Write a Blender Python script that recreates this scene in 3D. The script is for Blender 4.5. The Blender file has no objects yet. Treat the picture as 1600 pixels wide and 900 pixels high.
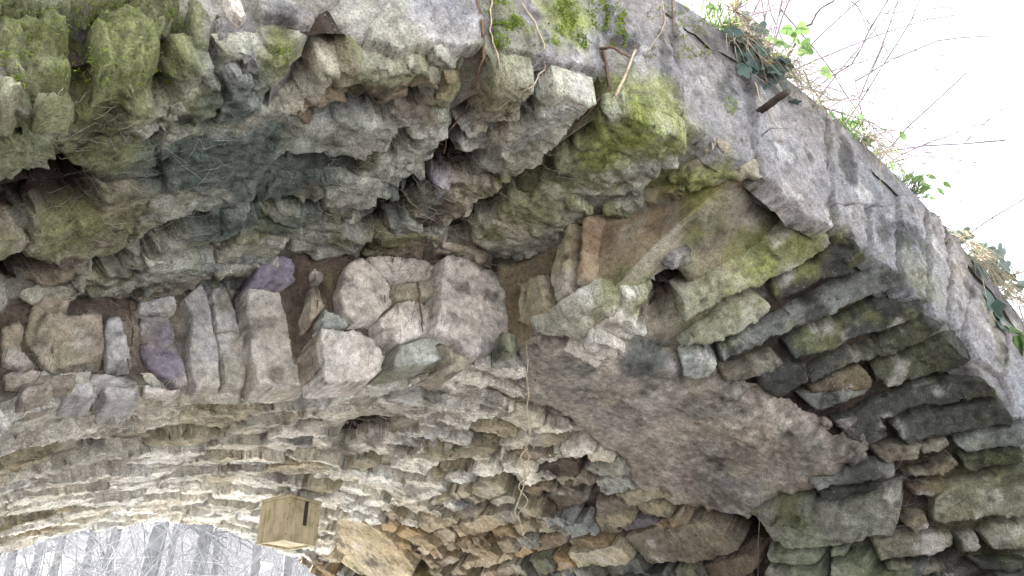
import bpy, bmesh, math, random
import numpy as np
from mathutils import Vector, Matrix
from mathutils.bvhtree import BVHTree

random.seed(7)
RNG = np.random.default_rng(7)
sc = bpy.context.scene
COL = sc.collection

# ------------------------------------------------------------------ camera
CAM_Z = 1.6
FPX = 1244.0                                   # focal length in photo pixels (1600 wide)
PITCH, YAW = math.radians(27.96), math.radians(33.25)
cam_d = bpy.data.cameras.new('camera')
cam_d.sensor_width = 36.0
cam_d.lens = 36.0 * FPX / 1600.0
cam_d.clip_start, cam_d.clip_end = 0.02, 2000.0
cam = bpy.data.objects.new('camera', cam_d)
COL.objects.link(cam)
cam.location = (0, 0, CAM_Z)
cam.rotation_euler = (math.pi / 2 + PITCH, 0, -YAW)
sc.camera = cam

# ------------------------------------------------------------------ sky, sun, exposure
SUN_EL, SUN_AZ = math.radians(37), math.radians(-16)      # azimuth from +Y (behind the bridge), towards -X
w = bpy.data.worlds.new('World')
sc.world = w
w.use_nodes = True
nt = w.node_tree
sky = nt.nodes.new('ShaderNodeTexSky')
sky.sky_type = 'NISHITA'
sky.sun_disc = False
sky.sun_elevation = SUN_EL
sky.sun_rotation = SUN_AZ
sky.air_density, sky.dust_density, sky.ozone_density = 1.0, 4.0, 1.0
hsv = nt.nodes.new('ShaderNodeHueSaturation'); hsv.inputs['Saturation'].default_value = 0.3     # thin bright haze: a nearly white sky
nt.links.new(sky.outputs['Color'], hsv.inputs['Color'])
nt.links.new(hsv.outputs['Color'], nt.nodes['Background'].inputs['Color'])
nt.nodes['Background'].inputs['Strength'].default_value = 0.09
sun_d = bpy.data.lights.new('sun', 'SUN')
sun_d.energy = 5.0
sun_d.angle = math.radians(0.6)
sun_d.color = (1.0, 0.985, 0.965)
sun = bpy.data.objects.new('sun', sun_d)
COL.objects.link(sun)
sd = Vector((math.sin(SUN_AZ) * math.cos(SUN_EL), math.cos(SUN_AZ) * math.cos(SUN_EL), math.sin(SUN_EL)))
sun.rotation_euler = (-sd).to_track_quat('-Z', 'Y').to_euler()
sun.location = sd * 30
vs = sc.view_settings
vs.view_transform, vs.look, vs.gamma, vs.exposure = 'Standard', 'None', 1.0, 3.2
vs.use_curve_mapping = False

# ------------------------------------------------------------------ noise
def _hash(ix, iy, iz, seed):
    h = (ix.astype(np.uint32) * np.uint32(374761393) + iy.astype(np.uint32) * np.uint32(668265263)
         + iz.astype(np.uint32) * np.uint32(2147483647) + np.uint32(seed * 974711 + 12345))
    h = (h ^ (h >> np.uint32(13))) * np.uint32(1274126177)
    h = (h ^ (h >> np.uint32(16))) * np.uint32(2246822519)
    h ^= h >> np.uint32(15)
    return h.astype(np.float64) / 4294967295.0

def vnoise(P, seed=0):
    i = np.floor(P).astype(np.int64); f = P - i
    f = f * f * f * (f * (f * 6 - 15) + 10)
    r = 0
    for dx in (0, 1):
        wx = f[:, 0] if dx else 1 - f[:, 0]
        for dy in (0, 1):
            wy = f[:, 1] if dy else 1 - f[:, 1]
            for dz in (0, 1):
                wz = f[:, 2] if dz else 1 - f[:, 2]
                r = r + wx * wy * wz * _hash(i[:, 0] + dx, i[:, 1] + dy, i[:, 2] + dz, seed)
    return r * 2 - 1

def fbm(P, scale, octv=4, seed=0, gain=0.5):
    a, s, r, t = 1.0, scale, 0, 0
    for o in range(octv):
        r = r + a * vnoise(P * s + 37.7 * o, seed + o * 11); t += a
        a *= gain; s *= 2.03
    return r / t

def ridged(P, scale, octv=3, seed=0):
    a, s, r, t = 1.0, scale, 0, 0
    for o in range(octv):
        r = r + a * (1 - 2 * np.abs(vnoise(P * s + 17.3 * o, seed + o * 7))); t += a
        a *= 0.5; s *= 2.1
    return r / t

def sstep(a, b, x):
    t = np.clip((x - a) / (b - a), 0, 1)
    return t * t * (3 - 2 * t)

# ------------------------------------------------------------------ materials
def new_mat(name):
    m = bpy.data.materials.new(name); m.use_nodes = True
    return m, m.node_tree, m.node_tree.nodes['Principled BSDF']

def nd(nt, t, **kw):
    n = nt.nodes.new(t)
    for k, v in kw.items():
        if k.startswith('i_'):
            n.inputs[k[2:].replace('_', ' ')].default_value = v
        else:
            setattr(n, k, v)
    return n

def mixc(nt, mode, fac, a, b):
    n = nt.nodes.new('ShaderNodeMix'); n.data_type = 'RGBA'; n.blend_type = mode
    for idx, v in ((0, fac), (6, a), (7, b)):
        if hasattr(v, 'links'): nt.links.new(v, n.inputs[idx])
        else: n.inputs[idx].default_value = v
    return n.outputs[2]

def ramp(nt, src, stops):
    r = nt.nodes.new('ShaderNodeValToRGB')
    el = r.color_ramp.elements
    while len(el) > 1: el.remove(el[-1])
    el[0].position = stops[0][0]; c = stops[0][1]; el[0].color = (c, c, c, 1) if not isinstance(c, tuple) else c
    for p, c in stops[1:]:
        e = el.new(p); e.color = (c, c, c, 1) if not isinstance(c, tuple) else c
    nt.links.new(src, r.inputs[0])
    return r.outputs[0]

def mat_stone(name, bump=1.0, scale=1.0, grain=1.0):
    """colour comes from the surface's own stain/lichen map (vertex attribute) times fine procedural grain"""
    m, nt, b = new_mat(name)
    L = nt.links.new
    at = nd(nt, 'ShaderNodeAttribute', attribute_name='Col')
    geo = nd(nt, 'ShaderNodeNewGeometry')
    n1 = nd(nt, 'ShaderNodeTexNoise', i_Scale=38.0 * scale, i_Detail=6.0, i_Roughness=0.65)
    n2 = nd(nt, 'ShaderNodeTexNoise', i_Scale=150.0 * scale, i_Detail=4.0, i_Roughness=0.7)
    n3 = nd(nt, 'ShaderNodeTexNoise', i_Scale=9.0 * scale, i_Detail=5.0, i_Roughness=0.6, i_Distortion=1.2)
    v = nd(nt, 'ShaderNodeTexVoronoi', i_Scale=70.0 * scale)
    for n in (n1, n2, n3, v): L(geo.outputs['Position'], n.inputs['Vector'])
    n4 = nd(nt, 'ShaderNodeTexNoise', i_Scale=260.0 * scale, i_Detail=3.0, i_Roughness=0.7)
    vc = nd(nt, 'ShaderNodeTexVoronoi', i_Scale=95.0 * scale)
    for n in (n4, vc): L(geo.outputs['Position'], n.inputs['Vector'])
    c = mixc(nt, 'MULTIPLY', 0.85, at.outputs['Color'], ramp(nt, n1.outputs['Fac'], [(0.3, 0.5), (0.5, 1.0), (0.7, 1.4)]))
    c = mixc(nt, 'MULTIPLY', 0.6 * grain, c, ramp(nt, n2.outputs['Fac'], [(0.33, 0.3), (0.47, 0.95), (0.56, 1.1), (0.68, 1.7)]))
    c = mixc(nt, 'MULTIPLY', 0.35, c, ramp(nt, n4.outputs['Fac'], [(0.35, 0.4), (0.5, 1.0), (0.66, 1.6)]))
    c = mixc(nt, 'MULTIPLY', 0.6, c, ramp(nt, n3.outputs['Fac'], [(0.3, (0.8, 0.74, 0.68, 1)), (0.52, (1, 1, 1, 1)), (0.7, (1.12, 1.12, 1.16, 1))]))
    pit = mixc(nt, 'MULTIPLY', 1.0, ramp(nt, vc.outputs['Distance'], [(0.0, 1.0), (0.2, 0.8), (0.32, 0.0)]), ramp(nt, n1.outputs['Fac'], [(0.5, 0.0), (0.62, 0.75 * grain)]))
    c = mixc(nt, 'MIX', pit, c, (0.05, 0.042, 0.034, 1))
    # pale lichen specks
    sp = ramp(nt, v.outputs['Distance'], [(0.0, 1.0), (0.16, 1.0), (0.24, 0.0)])
    spm = mixc(nt, 'MULTIPLY', 1.0, sp, ramp(nt, n3.outputs['Fac'], [(0.5, 0.0), (0.62, 0.35)]))
    c = mixc(nt, 'MIX', spm, c, (0.42, 0.43, 0.38, 1))
    L(c, b.inputs['Base Color'])
    b.inputs['Roughness'].default_value = 0.88
    b.inputs['Specular IOR Level'].default_value = 0.25
    b1 = nd(nt, 'ShaderNodeBump', i_Strength=0.8 * bump, i_Distance=0.014)
    b2 = nd(nt, 'ShaderNodeBump', i_Strength=0.9 * bump, i_Distance=0.006)
    L(n1.outputs['Fac'], b1.inputs['Height']); L(n2.outputs['Fac'], b2.inputs['Height'])
    L(b1.outputs[0], b2.inputs['Normal']); L(b2.outputs[0], b.inputs['Normal'])
    return m

def mat_plain(name, col, rough=0.8, var=0.3, scale=30.0, bump=0.3, spec=0.3, trans=0.0):
    m, nt, b = new_mat(name)
    L = nt.links.new
    geo = nd(nt, 'ShaderNodeNewGeometry')
    n1 = nd(nt, 'ShaderNodeTexNoise', i_Scale=scale, i_Detail=5.0, i_Roughness=0.6)
    L(geo.outputs['Position'], n1.inputs['Vector'])
    c = mixc(nt, 'MULTIPLY', 1.0, (*col, 1), ramp(nt, n1.outputs['Fac'], [(0.25, 1 - 1.6 * var), (0.5, 1.0), (0.75, 1 + 1.4 * var)]))
    L(c, b.inputs['Base Color'])
    b.inputs['Roughness'].default_value = rough
    b.inputs['Specular IOR Level'].default_value = spec
    if bump:
        bp = nd(nt, 'ShaderNodeBump', i_Strength=bump, i_Distance=0.01)
        L(n1.outputs['Fac'], bp.inputs['Height']); L(bp.outputs[0], b.inputs['Normal'])
    if trans:
        tr = nd(nt, 'ShaderNodeBsdfTranslucent'); mx = nd(nt, 'ShaderNodeMixShader', i_Fac=trans)
        L(c, tr.inputs['Color'])
        out = [n for n in nt.nodes if n.type == 'OUTPUT_MATERIAL'][0]
        L(b.outputs[0], mx.inputs[1]); L(tr.outputs[0], mx.inputs[2]); L(mx.outputs[0], out.inputs['Surface'])
    return m

M_STONE = mat_stone('weathered_stone')
M_DRESSED = mat_stone('split_stone', bump=.85, grain=.65)
M_MORTAR = mat_stone('crumbling_mortar', bump=1.4, scale=1.3)

# ------------------------------------------------------------------ object helpers
def mesh_obj(name, V, F, mat, parent=None, col=None, smooth=True):
    me = bpy.data.meshes.new(name)
    V = np.asarray(V, np.float32); F = np.asarray(F, np.int32)
    me.vertices.add(len(V)); me.vertices.foreach_set('co', V.ravel())
    k = F.shape[1]
    me.loops.add(F.size); me.loops.foreach_set('vertex_index', F.ravel())
    me.polygons.add(len(F)); me.polygons.foreach_set('loop_start', np.arange(0, F.size, k, dtype=np.int32))
    me.polygons.foreach_set('loop_total', np.full(len(F), k, np.int32))
    me.polygons.foreach_set('use_smooth', np.full(len(F), smooth, bool))
    if col is not None:
        a = me.color_attributes.new('Col', 'FLOAT_COLOR', 'POINT')
        c4 = np.ones((len(V), 4), np.float32); c4[:, :3] = np.clip(col, 0.004, 0.9)
        a.data.foreach_set('color', c4.ravel())
    me.update(calc_edges=True)
    me.materials.append(mat)
    o = bpy.data.objects.new(name, me); COL.objects.link(o)
    if parent is not None: o.parent = parent
    return o

def tag(o, label=None, cat=None, group=None, kind=None):
    if label: o['label'] = label
    if cat: o['category'] = cat
    if group: o['group'] = group
    if kind: o['kind'] = kind
    return o

def thing(name, label, cat, loc=(0, 0, 0), group=None):
    o = bpy.data.objects.new(name, None); COL.objects.link(o); o.location = loc
    o.empty_display_size = 0.1
    return tag(o, label, cat, group)

# ------------------------------------------------------------------ the arch: a barrel along +Y, its near part one ring of stones higher
Y0, Y1 = 1.355, 6.25            # near and far faces
XC, ZC = 1.503, CAM_Z - 0.80    # axis of the barrel
R_OUT, STEP = 2.40, 0.39        # radius of the near soffit; how far the inner ring hangs below it
_ys_t = np.radians([-80, -45, -39, -31, -22, -19, -11, 1, 2.4, 6.3, 8.0, 9.0])
_ys_v = np.array([2.3, 2.35, 2.48, 2.76, 2.75, 2.5, 2.5, 2.36, 1.92, 1.56, 1.36, 1.30])

def xc_at(y): return XC - 0.2 * np.clip((y - 2.75) / 3.5, 0, 1)
def y_step(th): return np.interp(th, _ys_t, _ys_v)
def drop(y, th): return STEP * sstep(1.36, 2.05, y) * np.interp(th, [-.85, -.75, -.40], [.62, .66, 1.0])
def r_soffit(th, y):
    g = sstep(0, 0.035, y - y_step(th))
    return R_OUT - drop(y, th) * g

def pix_dirs(px):
    px = np.asarray(px, float)
    x = (px[:, 0] - 800) / FPX; y = -(px[:, 1] - 450) / FPX
    fw = np.array([math.sin(YAW) * math.cos(PITCH), math.cos(YAW) * math.cos(PITCH), math.sin(PITCH)])
    rt = np.array([math.cos(YAW), -math.sin(YAW), 0]); up = np.cross(rt, fw)
    return x[:, None] * rt + y[:, None] * up + fw

def to_pix(P):
    fw = np.array([math.sin(YAW) * math.cos(PITCH), math.cos(YAW) * math.cos(PITCH), math.sin(PITCH)])
    rt = np.array([math.cos(YAW), -math.sin(YAW), 0]); up = np.cross(rt, fw)
    Q = P - np.array([0, 0, CAM_Z]); d = Q @ fw
    d = np.where(d < 0.05, 0.05, d)
    return np.stack([800 + FPX * (Q @ rt) / d, 450 - FPX * (Q @ up) / d], 1)

def solid(P, face=True, mode=None):
    y = P[..., 1]; dx = P[..., 0] - xc_at(y); dz = P[..., 2] - ZC
    r = np.hypot(dx, dz); th = np.arctan2(dx, dz)
    rs = r_soffit(th, y) if mode is None else (R_OUT if mode == 'near' else R_OUT - drop(y, th))
    return ((y >= Y0) | (not face)) & (r > rs)

def hit(px, face=True, mode=None):
    """where the line of sight of a photo pixel meets the masonry surface"""
    d = pix_dirs(px); o = np.array([0, 0, CAM_Z])
    t = np.arange(0.6, 9.0, 0.012)
    s = solid(o + d[:, None, :] * t[None, :, None], face, mode)
    k = np.argmax(s, 1); k[~s.any(1)] = len(t) - 1; k[k == 0] = 1
    a, b = t[k - 1], t[k]
    for _ in range(9):
        m = (a + b) / 2; q = solid(o + d * m[:, None], face, mode)
        b = np.where(q, m, b); a = np.where(q, a, m)
    return o + d * b[:, None]

def surf(th, y, off=0.0):
    r = r_soffit(th, y) + off
    return np.stack([xc_at(y) + r * np.sin(th), y, ZC + r * np.cos(th)], 1)

# ------------------------------------------------------------------ colour of the masonry: stone tint + stains, lichen and moss at their places
GREEN, VIVID, TEAL, STRAW, RUST, PALE = (.165, .175, .07), (.235, .27, .05), (.095, .118, .105), (.56, .51, .39), (.19, .13, .085), (.54, .52, .49)
BLOBS = [  # photo pixel, radius in metres, colour, strength
    (1000, 190, .22, VIVID, .65), (830, 310, .22, GREEN, .7), (70, 110, .30, GREEN, .5), (190, 90, .22, GREEN, .7), (440, 85, .08, GREEN, .8),
    (1240, 385, .16, GREEN, .9), (1170, 410, .14, VIVID, .6), (600, 80, .16, GREEN, .7), (1090, 290, .16, VIVID, .7), (30, 250, .25, GREEN, .6),
    (1440, 430, .15, GREEN, .4), (1400, 560, .2, GREEN, .2), (160, 340, .25, GREEN, .6), (760, 130, .2, GREEN, .5),
    (320, 240, .22, TEAL, 1.0), (350, 340, .20, TEAL, 1.0), (430, 285, .22, TEAL, .8), (900, 560, .12, TEAL, .8), (480, 330, .14, TEAL, .7),
    (640, 310, .18, TEAL, .6), (1130, 625, .16, TEAL, .5), (1250, 700, .14, TEAL, .3), (1010, 560, .12, TEAL, .7), (340, 150, .15, TEAL, .7),
    (930, 370, .12, RUST, .8), (1040, 330, .10, RUST, .7), (960, 440, .08, GREEN, .8), (1010, 470, .1, GREEN, .8), (640, 560, .09, GREEN, .6), (740, 520, .07, GREEN, .4), (430, 590, .10, GREEN, .35),
    (640, 160, .1, RUST, .5), (760, 160, .12, RUST, .4), (1100, 470, .2, GREEN, .5), (1060, 740, .10, (.4, .30, .27), .5), (1100, 790, .2, (.36, .32, .24), .5), (960, 600, .12, (.42, .39, .30), .6),
    (870, 30, .16, VIVID, .8), (1280, 880, .3, (.2, .24, .15), .6), (1550, 780, .3, GREEN, .3), (300, 640, .5, STRAW, .5), (560, 640, .4, STRAW, .5),
    (600, 40, .2, PALE, .4), (720, 840, .5, (.34, .24, .12), .35), (620, 860, .3, (.36, .28, .14), .4),
]
_bp = hit([(b[0], b[1]) for b in BLOBS])

def tint(P, base, mossy=0.35):
    n = len(P)
    c = np.tile(np.array(base, float), (n, 1)) if np.ndim(base) == 1 else base.copy()
    big = fbm(P, 5.0, 4, 3); mid = fbm(P, 16.0, 4, 9); fine = fbm(P, 45.0, 3, 21)
    c *= (1 + .35 * big + .35 * mid + .25 * fine)[:, None]
    hue = fbm(P, 3.0, 3, 55)[:, None]
    c *= 1 + hue * np.array([.10, .01, -.10])
    # blotches of lichen and moss
    g = sstep(.12, .42, fbm(P, 6.0, 5, 40) + .28 * (mossy - .35) * 2)
    c = c + (np.array(GREEN) * (1 + .5 * fine)[:, None] - c) * (g * .75 * min(1, mossy * 2))[:, None]
    pl = sstep(.2, .5, fbm(P, 9.0, 5, 70))
    c = c + (np.array(PALE) - c) * (pl * .5)[:, None]
    al = sstep(.16, .42, fbm(P, 7.5, 5, 130))                     # black algae
    c = c * (1 - .6 * al)[:, None]
    wob = fbm(P, 11.0, 4, 90)
    ctr = P.mean(0); ext = np.linalg.norm(P - ctr, axis=1).max()
    for (bx, by, rad, bc, st), q in zip(BLOBS, _bp):
        if np.linalg.norm(q - ctr) > ext + 1.7 * rad: continue
        d = np.linalg.norm(P - q, axis=1) / rad
        if d.min() > 1.6: continue
        k = sstep(1.1, .35, d + .75 * wob) * st
        c = c + (np.array(bc) * (1 + .6 * fine + .3 * mid)[:, None] - c) * k[:, None]
    return c

# ------------------------------------------------------------------ stones
def sdf_poly(Q, poly):
    n = len(poly); A = poly; B = np.roll(poly, -1, 0)
    d = np.full(len(Q), 1e9); inside = np.zeros(len(Q), bool)
    for a, b in zip(A, B):
        e = b - a; w_ = Q - a
        t = np.clip((w_ @ e) / (e @ e + 1e-12), 0, 1)
        d = np.minimum(d, np.linalg.norm(w_ - t[:, None] * e, axis=1))
        cr = ((a[1] <= Q[:, 1]) & (b[1] > Q[:, 1])) | ((b[1] <= Q[:, 1]) & (a[1] > Q[:, 1]))
        if cr.any():
            xx = a[0] + (Q[:, 1] - a[1]) / (b[1] - a[1] + 1e-12) * (b[0] - a[0])
            inside ^= cr & (Q[:, 0] < xx)
    return np.where(inside, d, -d)

def chips(Q, size, amp_slope, amp_h, r):
    """broken surface: every patch of a jittered mosaic is a small plane of its own slope and height"""
    lo = Q.min(0) - size; hi = Q.max(0) + size
    n = np.maximum(1, np.ceil((hi - lo) / size)).astype(int)
    c0 = np.stack(np.meshgrid(np.arange(n[0] + 1), np.arange(n[1] + 1), indexing='ij'), -1).astype(float)
    ctr = lo + (c0 + r.uniform(-.48, .48, c0.shape)) * size
    sl = r.normal(0, amp_slope, c0.shape); hh = r.normal(0, amp_h, c0.shape[:2])
    ci = np.clip(np.floor((Q - lo) / size + .5).astype(int), 0, n)
    best = np.full(len(Q), 1e9); out = np.zeros(len(Q))
    for dx in (-1, 0, 1):
        for dy in (-1, 0, 1):
            i = np.clip(ci[:, 0] + dx, 0, n[0]); j = np.clip(ci[:, 1] + dy, 0, n[1])
            d = Q - ctr[i, j]; dd = (d * d).sum(1)
            m = dd < best
            best = np.where(m, dd, best)
            out = np.where(m, (d * sl[i, j]).sum(1) + hh[i, j], out)
    return out

def stone_mesh(B3, I3, out=0.02, embed=0.09, cell=0.008, rough=1.0, edge=0.012, tilt=(0, 0, 0), base=(.3, .3, .25), mossy=.35, seed=0, grain=None, warp=1.0, facet=1.0, flake=1.0, flat=False, ledge=0.0, convex=None, carve=False):
    """B3: outline on the masonry surface, I3: points of that surface inside it.  Returns a rough hewn block face with its sides running into the bed."""
    r = np.random.default_rng(seed)
    A = np.vstack([B3, I3]); c = A.mean(0)
    U, S, Vt = np.linalg.svd(A - c, full_matrices=False)
    nrm = Vt[2]; tocam = np.array([0, 0, CAM_Z]) - c
    if nrm @ tocam < 0: nrm = -nrm
    u = Vt[0]; v = np.cross(nrm, u)
    a2 = np.stack([(A - c) @ u, (A - c) @ v], 1); az = (A - c) @ nrm
    L = np.abs(a2).max() + 1e-6
    f = a2 / L
    X = np.stack([np.ones(len(f)), f[:, 0], f[:, 1], f[:, 0] ** 2, f[:, 0] * f[:, 1], f[:, 1] ** 2], 1)
    coef = np.linalg.solve(X.T @ X + 1e-2 * np.diag([0, 0, 0, 1, 1, 1.]) * len(f) * .05 + 1e-9 * np.eye(6), X.T @ az)
    if flat: coef[3:] = 0
    poly = np.stack([(B3 - c) @ u, (B3 - c) @ v], 1)
    lo, hi = poly.min(0) - .02, poly.max(0) + .02
    nu, nv = [max(6, int(k)) for k in np.ceil((hi - lo) / cell)]
    gu, gv = np.meshgrid(np.linspace(lo[0], hi[0], nu + 1), np.linspace(lo[1], hi[1], nv + 1), indexing='ij')
    Q = np.stack([gu.ravel(), gv.ravel()], 1)
    idx = np.arange((nu + 1) * (nv + 1)).reshape(nu + 1, nv + 1)
    F = np.stack([idx[:-1, :-1], idx[1:, :-1], idx[1:, 1:], idx[:-1, 1:]], -1).reshape(-1, 4)
    so = seed * 3.71 % 97
    size = math.sqrt(max(1e-6, (hi - lo).prod()))
    wa = min(.03, .10 * size) * warp
    s0 = sdf_poly(Q, poly)
    near_in = s0 > -(wa + .012)
    F = F[near_in[F].all(1)]
    if len(F) == 0: return None
    used = np.unique(F); mp = np.full(len(Q), -1); mp[used] = np.arange(len(used)); F = mp[F]; Q = Q[used]
    Q3 = np.column_stack([Q, np.full(len(Q), so)])
    jag = chips(Q, .022, .5, .35, r)
    Wp = Q + wa * np.stack([fbm(Q3, 9, 3, 5), fbm(Q3 + 50, 9, 3, 6)], 1) + (.007 * warp * np.clip(jag, -1, 1))[:, None] * np.array([.6, .6]) * min(1, size / .12)
    s = sdf_poly(Wp, poly)
    keep = (s[F] > -.003).any(1); F = F[keep]
    if len(F) == 0: return None
    used = np.unique(F); mp = np.full(len(Q), -1); mp[used] = np.arange(len(used)); F = mp[F]
    Q, Q3, s, Wp = Q[used], Q3[used], s[used], Wp[used]
    # draw the rim onto the outline itself, so that the side runs along it instead of in grid steps
    rim = s < 0
    if rim.any():
        e = .002; wr = Wp[rim]
        g = np.stack([sdf_poly(wr + np.array([e, 0]), poly) - s[rim], sdf_poly(wr + np.array([0, e]), poly) - s[rim]], 1)
        g /= np.linalg.norm(g, axis=1)[:, None] + 1e-9
        Q[rim] += g * (-s[rim])[:, None] * .95; s[rim] = 0
    ew = edge * (1 + .8 * vnoise(Q3 * 18, 8))
    prof = 1 - (1 - np.clip(s / np.maximum(ew, .003), 0, 1)) ** 2.0
    W3 = c + Q[:, :1] * u + Q[:, 1:] * v
    wq = Q + .012 * np.stack([fbm(Q3, 25, 2, 61), fbm(Q3 + 9, 25, 2, 62)], 1)
    fh = np.full(len(Q), 1e3); half = (hi - lo) / 2
    for k in range(6):
        p0 = (r.random(2) - .5) * half * 1.2
        g = r.normal(0, 1, 2); g /= np.linalg.norm(g) + 1e-9
        fh = np.minimum(fh, ((wq - p0) @ g) * r.uniform(.05, .3) + r.uniform(.0, .02))
    fh -= np.median(fh); fh = np.clip(fh, -.04, .02)
    rel = chips(wq, min(.14, .45 * size + .02), .24, .006, r) * facet + chips(wq, .032, .22, .0025, r) * (.4 + .6 * facet)
    rel = rel + .008 * fbm(W3, 14, 4, 31) + .003 * vnoise(W3 * 120, 35)
    # bedding: the stone splits in thin leaves along the grain
    gd = u if grain is None else np.array(grain, float) - nrm * (nrm @ np.array(grain, float))
    gd = gd / (np.linalg.norm(gd) + 1e-9); gx = np.cross(nrm, gd)
    G3 = np.column_stack([(W3 @ gd) * 6, (W3 @ gx) * 30, np.full(len(Q), so)])
    st = fbm(G3, 1.0, 4, 44) * 3.2
    fl = np.floor(st); fr = st - fl
    rel = rel + .006 * flake * (fl + sstep(.0, .2, fr) + .35 * fr)
    # larger ledges run on from stone to stone: a sharp riser, then a slope back
    G4 = np.column_stack([(W3 @ gd) * 2.6, (W3 @ gx) * 10.5, W3 @ nrm * 2])
    st = fbm(G4, 1.0, 3, 48) * 3.4 + .6 * vnoise(W3 * 9, 49); fl = np.floor(st); fr = st - fl
    rel = rel + .016 * ledge * (sstep(.0, .10, fr) - fr)
    tl = np.array(tilt, float); tl2 = np.array([tl @ u, tl @ v])
    h = out + fh * (facet if convex is None else convex) + rel * rough + (Q @ tl2)
    ff = Q / L
    base_z = np.stack([np.ones(len(Q)), ff[:, 0], ff[:, 1], ff[:, 0] ** 2, ff[:, 0] * ff[:, 1], ff[:, 1] ** 2], 1) @ coef
    gdp = 0
    if carve:
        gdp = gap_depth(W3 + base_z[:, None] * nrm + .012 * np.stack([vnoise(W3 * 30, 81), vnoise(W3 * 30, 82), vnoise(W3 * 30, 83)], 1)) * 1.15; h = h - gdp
    z = -embed + (embed + h) * prof
    P = W3 + (base_z + z)[:, None] * nrm
    lim = Y0 - .010 + .006 * vnoise(P * 14, 71) + .003 * vnoise(P * 60, 72)
    if not flat: P[:, 1] = np.maximum(P[:, 1], lim)      # the arris: nothing stands out of the face
    c_ = tint(P, base, mossy)
    if carve: c_ = c_ + (np.array([.05, .036, .027]) - c_) * sstep(.03, .10, gdp)[:, None]      # humus in the open joints, darkened further to paint in their shade
    return P, F, c_

def inside_px(q, polys):
    r = np.zeros(len(q), bool)
    for p in polys: r |= sdf_poly(q, p) > 0
    return r

def interior(poly, n=36, seed=0):
    r = np.random.default_rng(seed); lo, hi = poly.min(0), poly.max(0)
    q = lo + r.random((n * 5, 2)) * (hi - lo)
    q = q[sdf_poly(q, poly) > 0][:n]
    return q if len(q) else poly.mean(0, keepdims=True)

# palette
LG = (.235, .226, .226); PK = (.57, .525, .475); PU = (.22, .195, .235); GB = (.40, .395, .325); GG = (.36, .37, .335); DK = (.105, .105, .09)  # DK holds part of the haunch's shade in its tone
LW = (.46, .44, .425); BW = (.33, .28, .22); BR = (.22, .175, .125); TN = (.33, .295, .225); OR = (.33, .245, .14); ST = (.70, .675, .61); CR = (.40, .35, .25)  # ST raised: brighter light on the far crown put into its colour
CROP = {'A': (0, 0), 'B': (530, 0), 'C': (1060, 0), 'D': (0, 300), 'E': (530, 300), 'F': (1060, 300), 'G': (0, 596), 'H': (530, 596), 'I': (1060, 596)}
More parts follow.
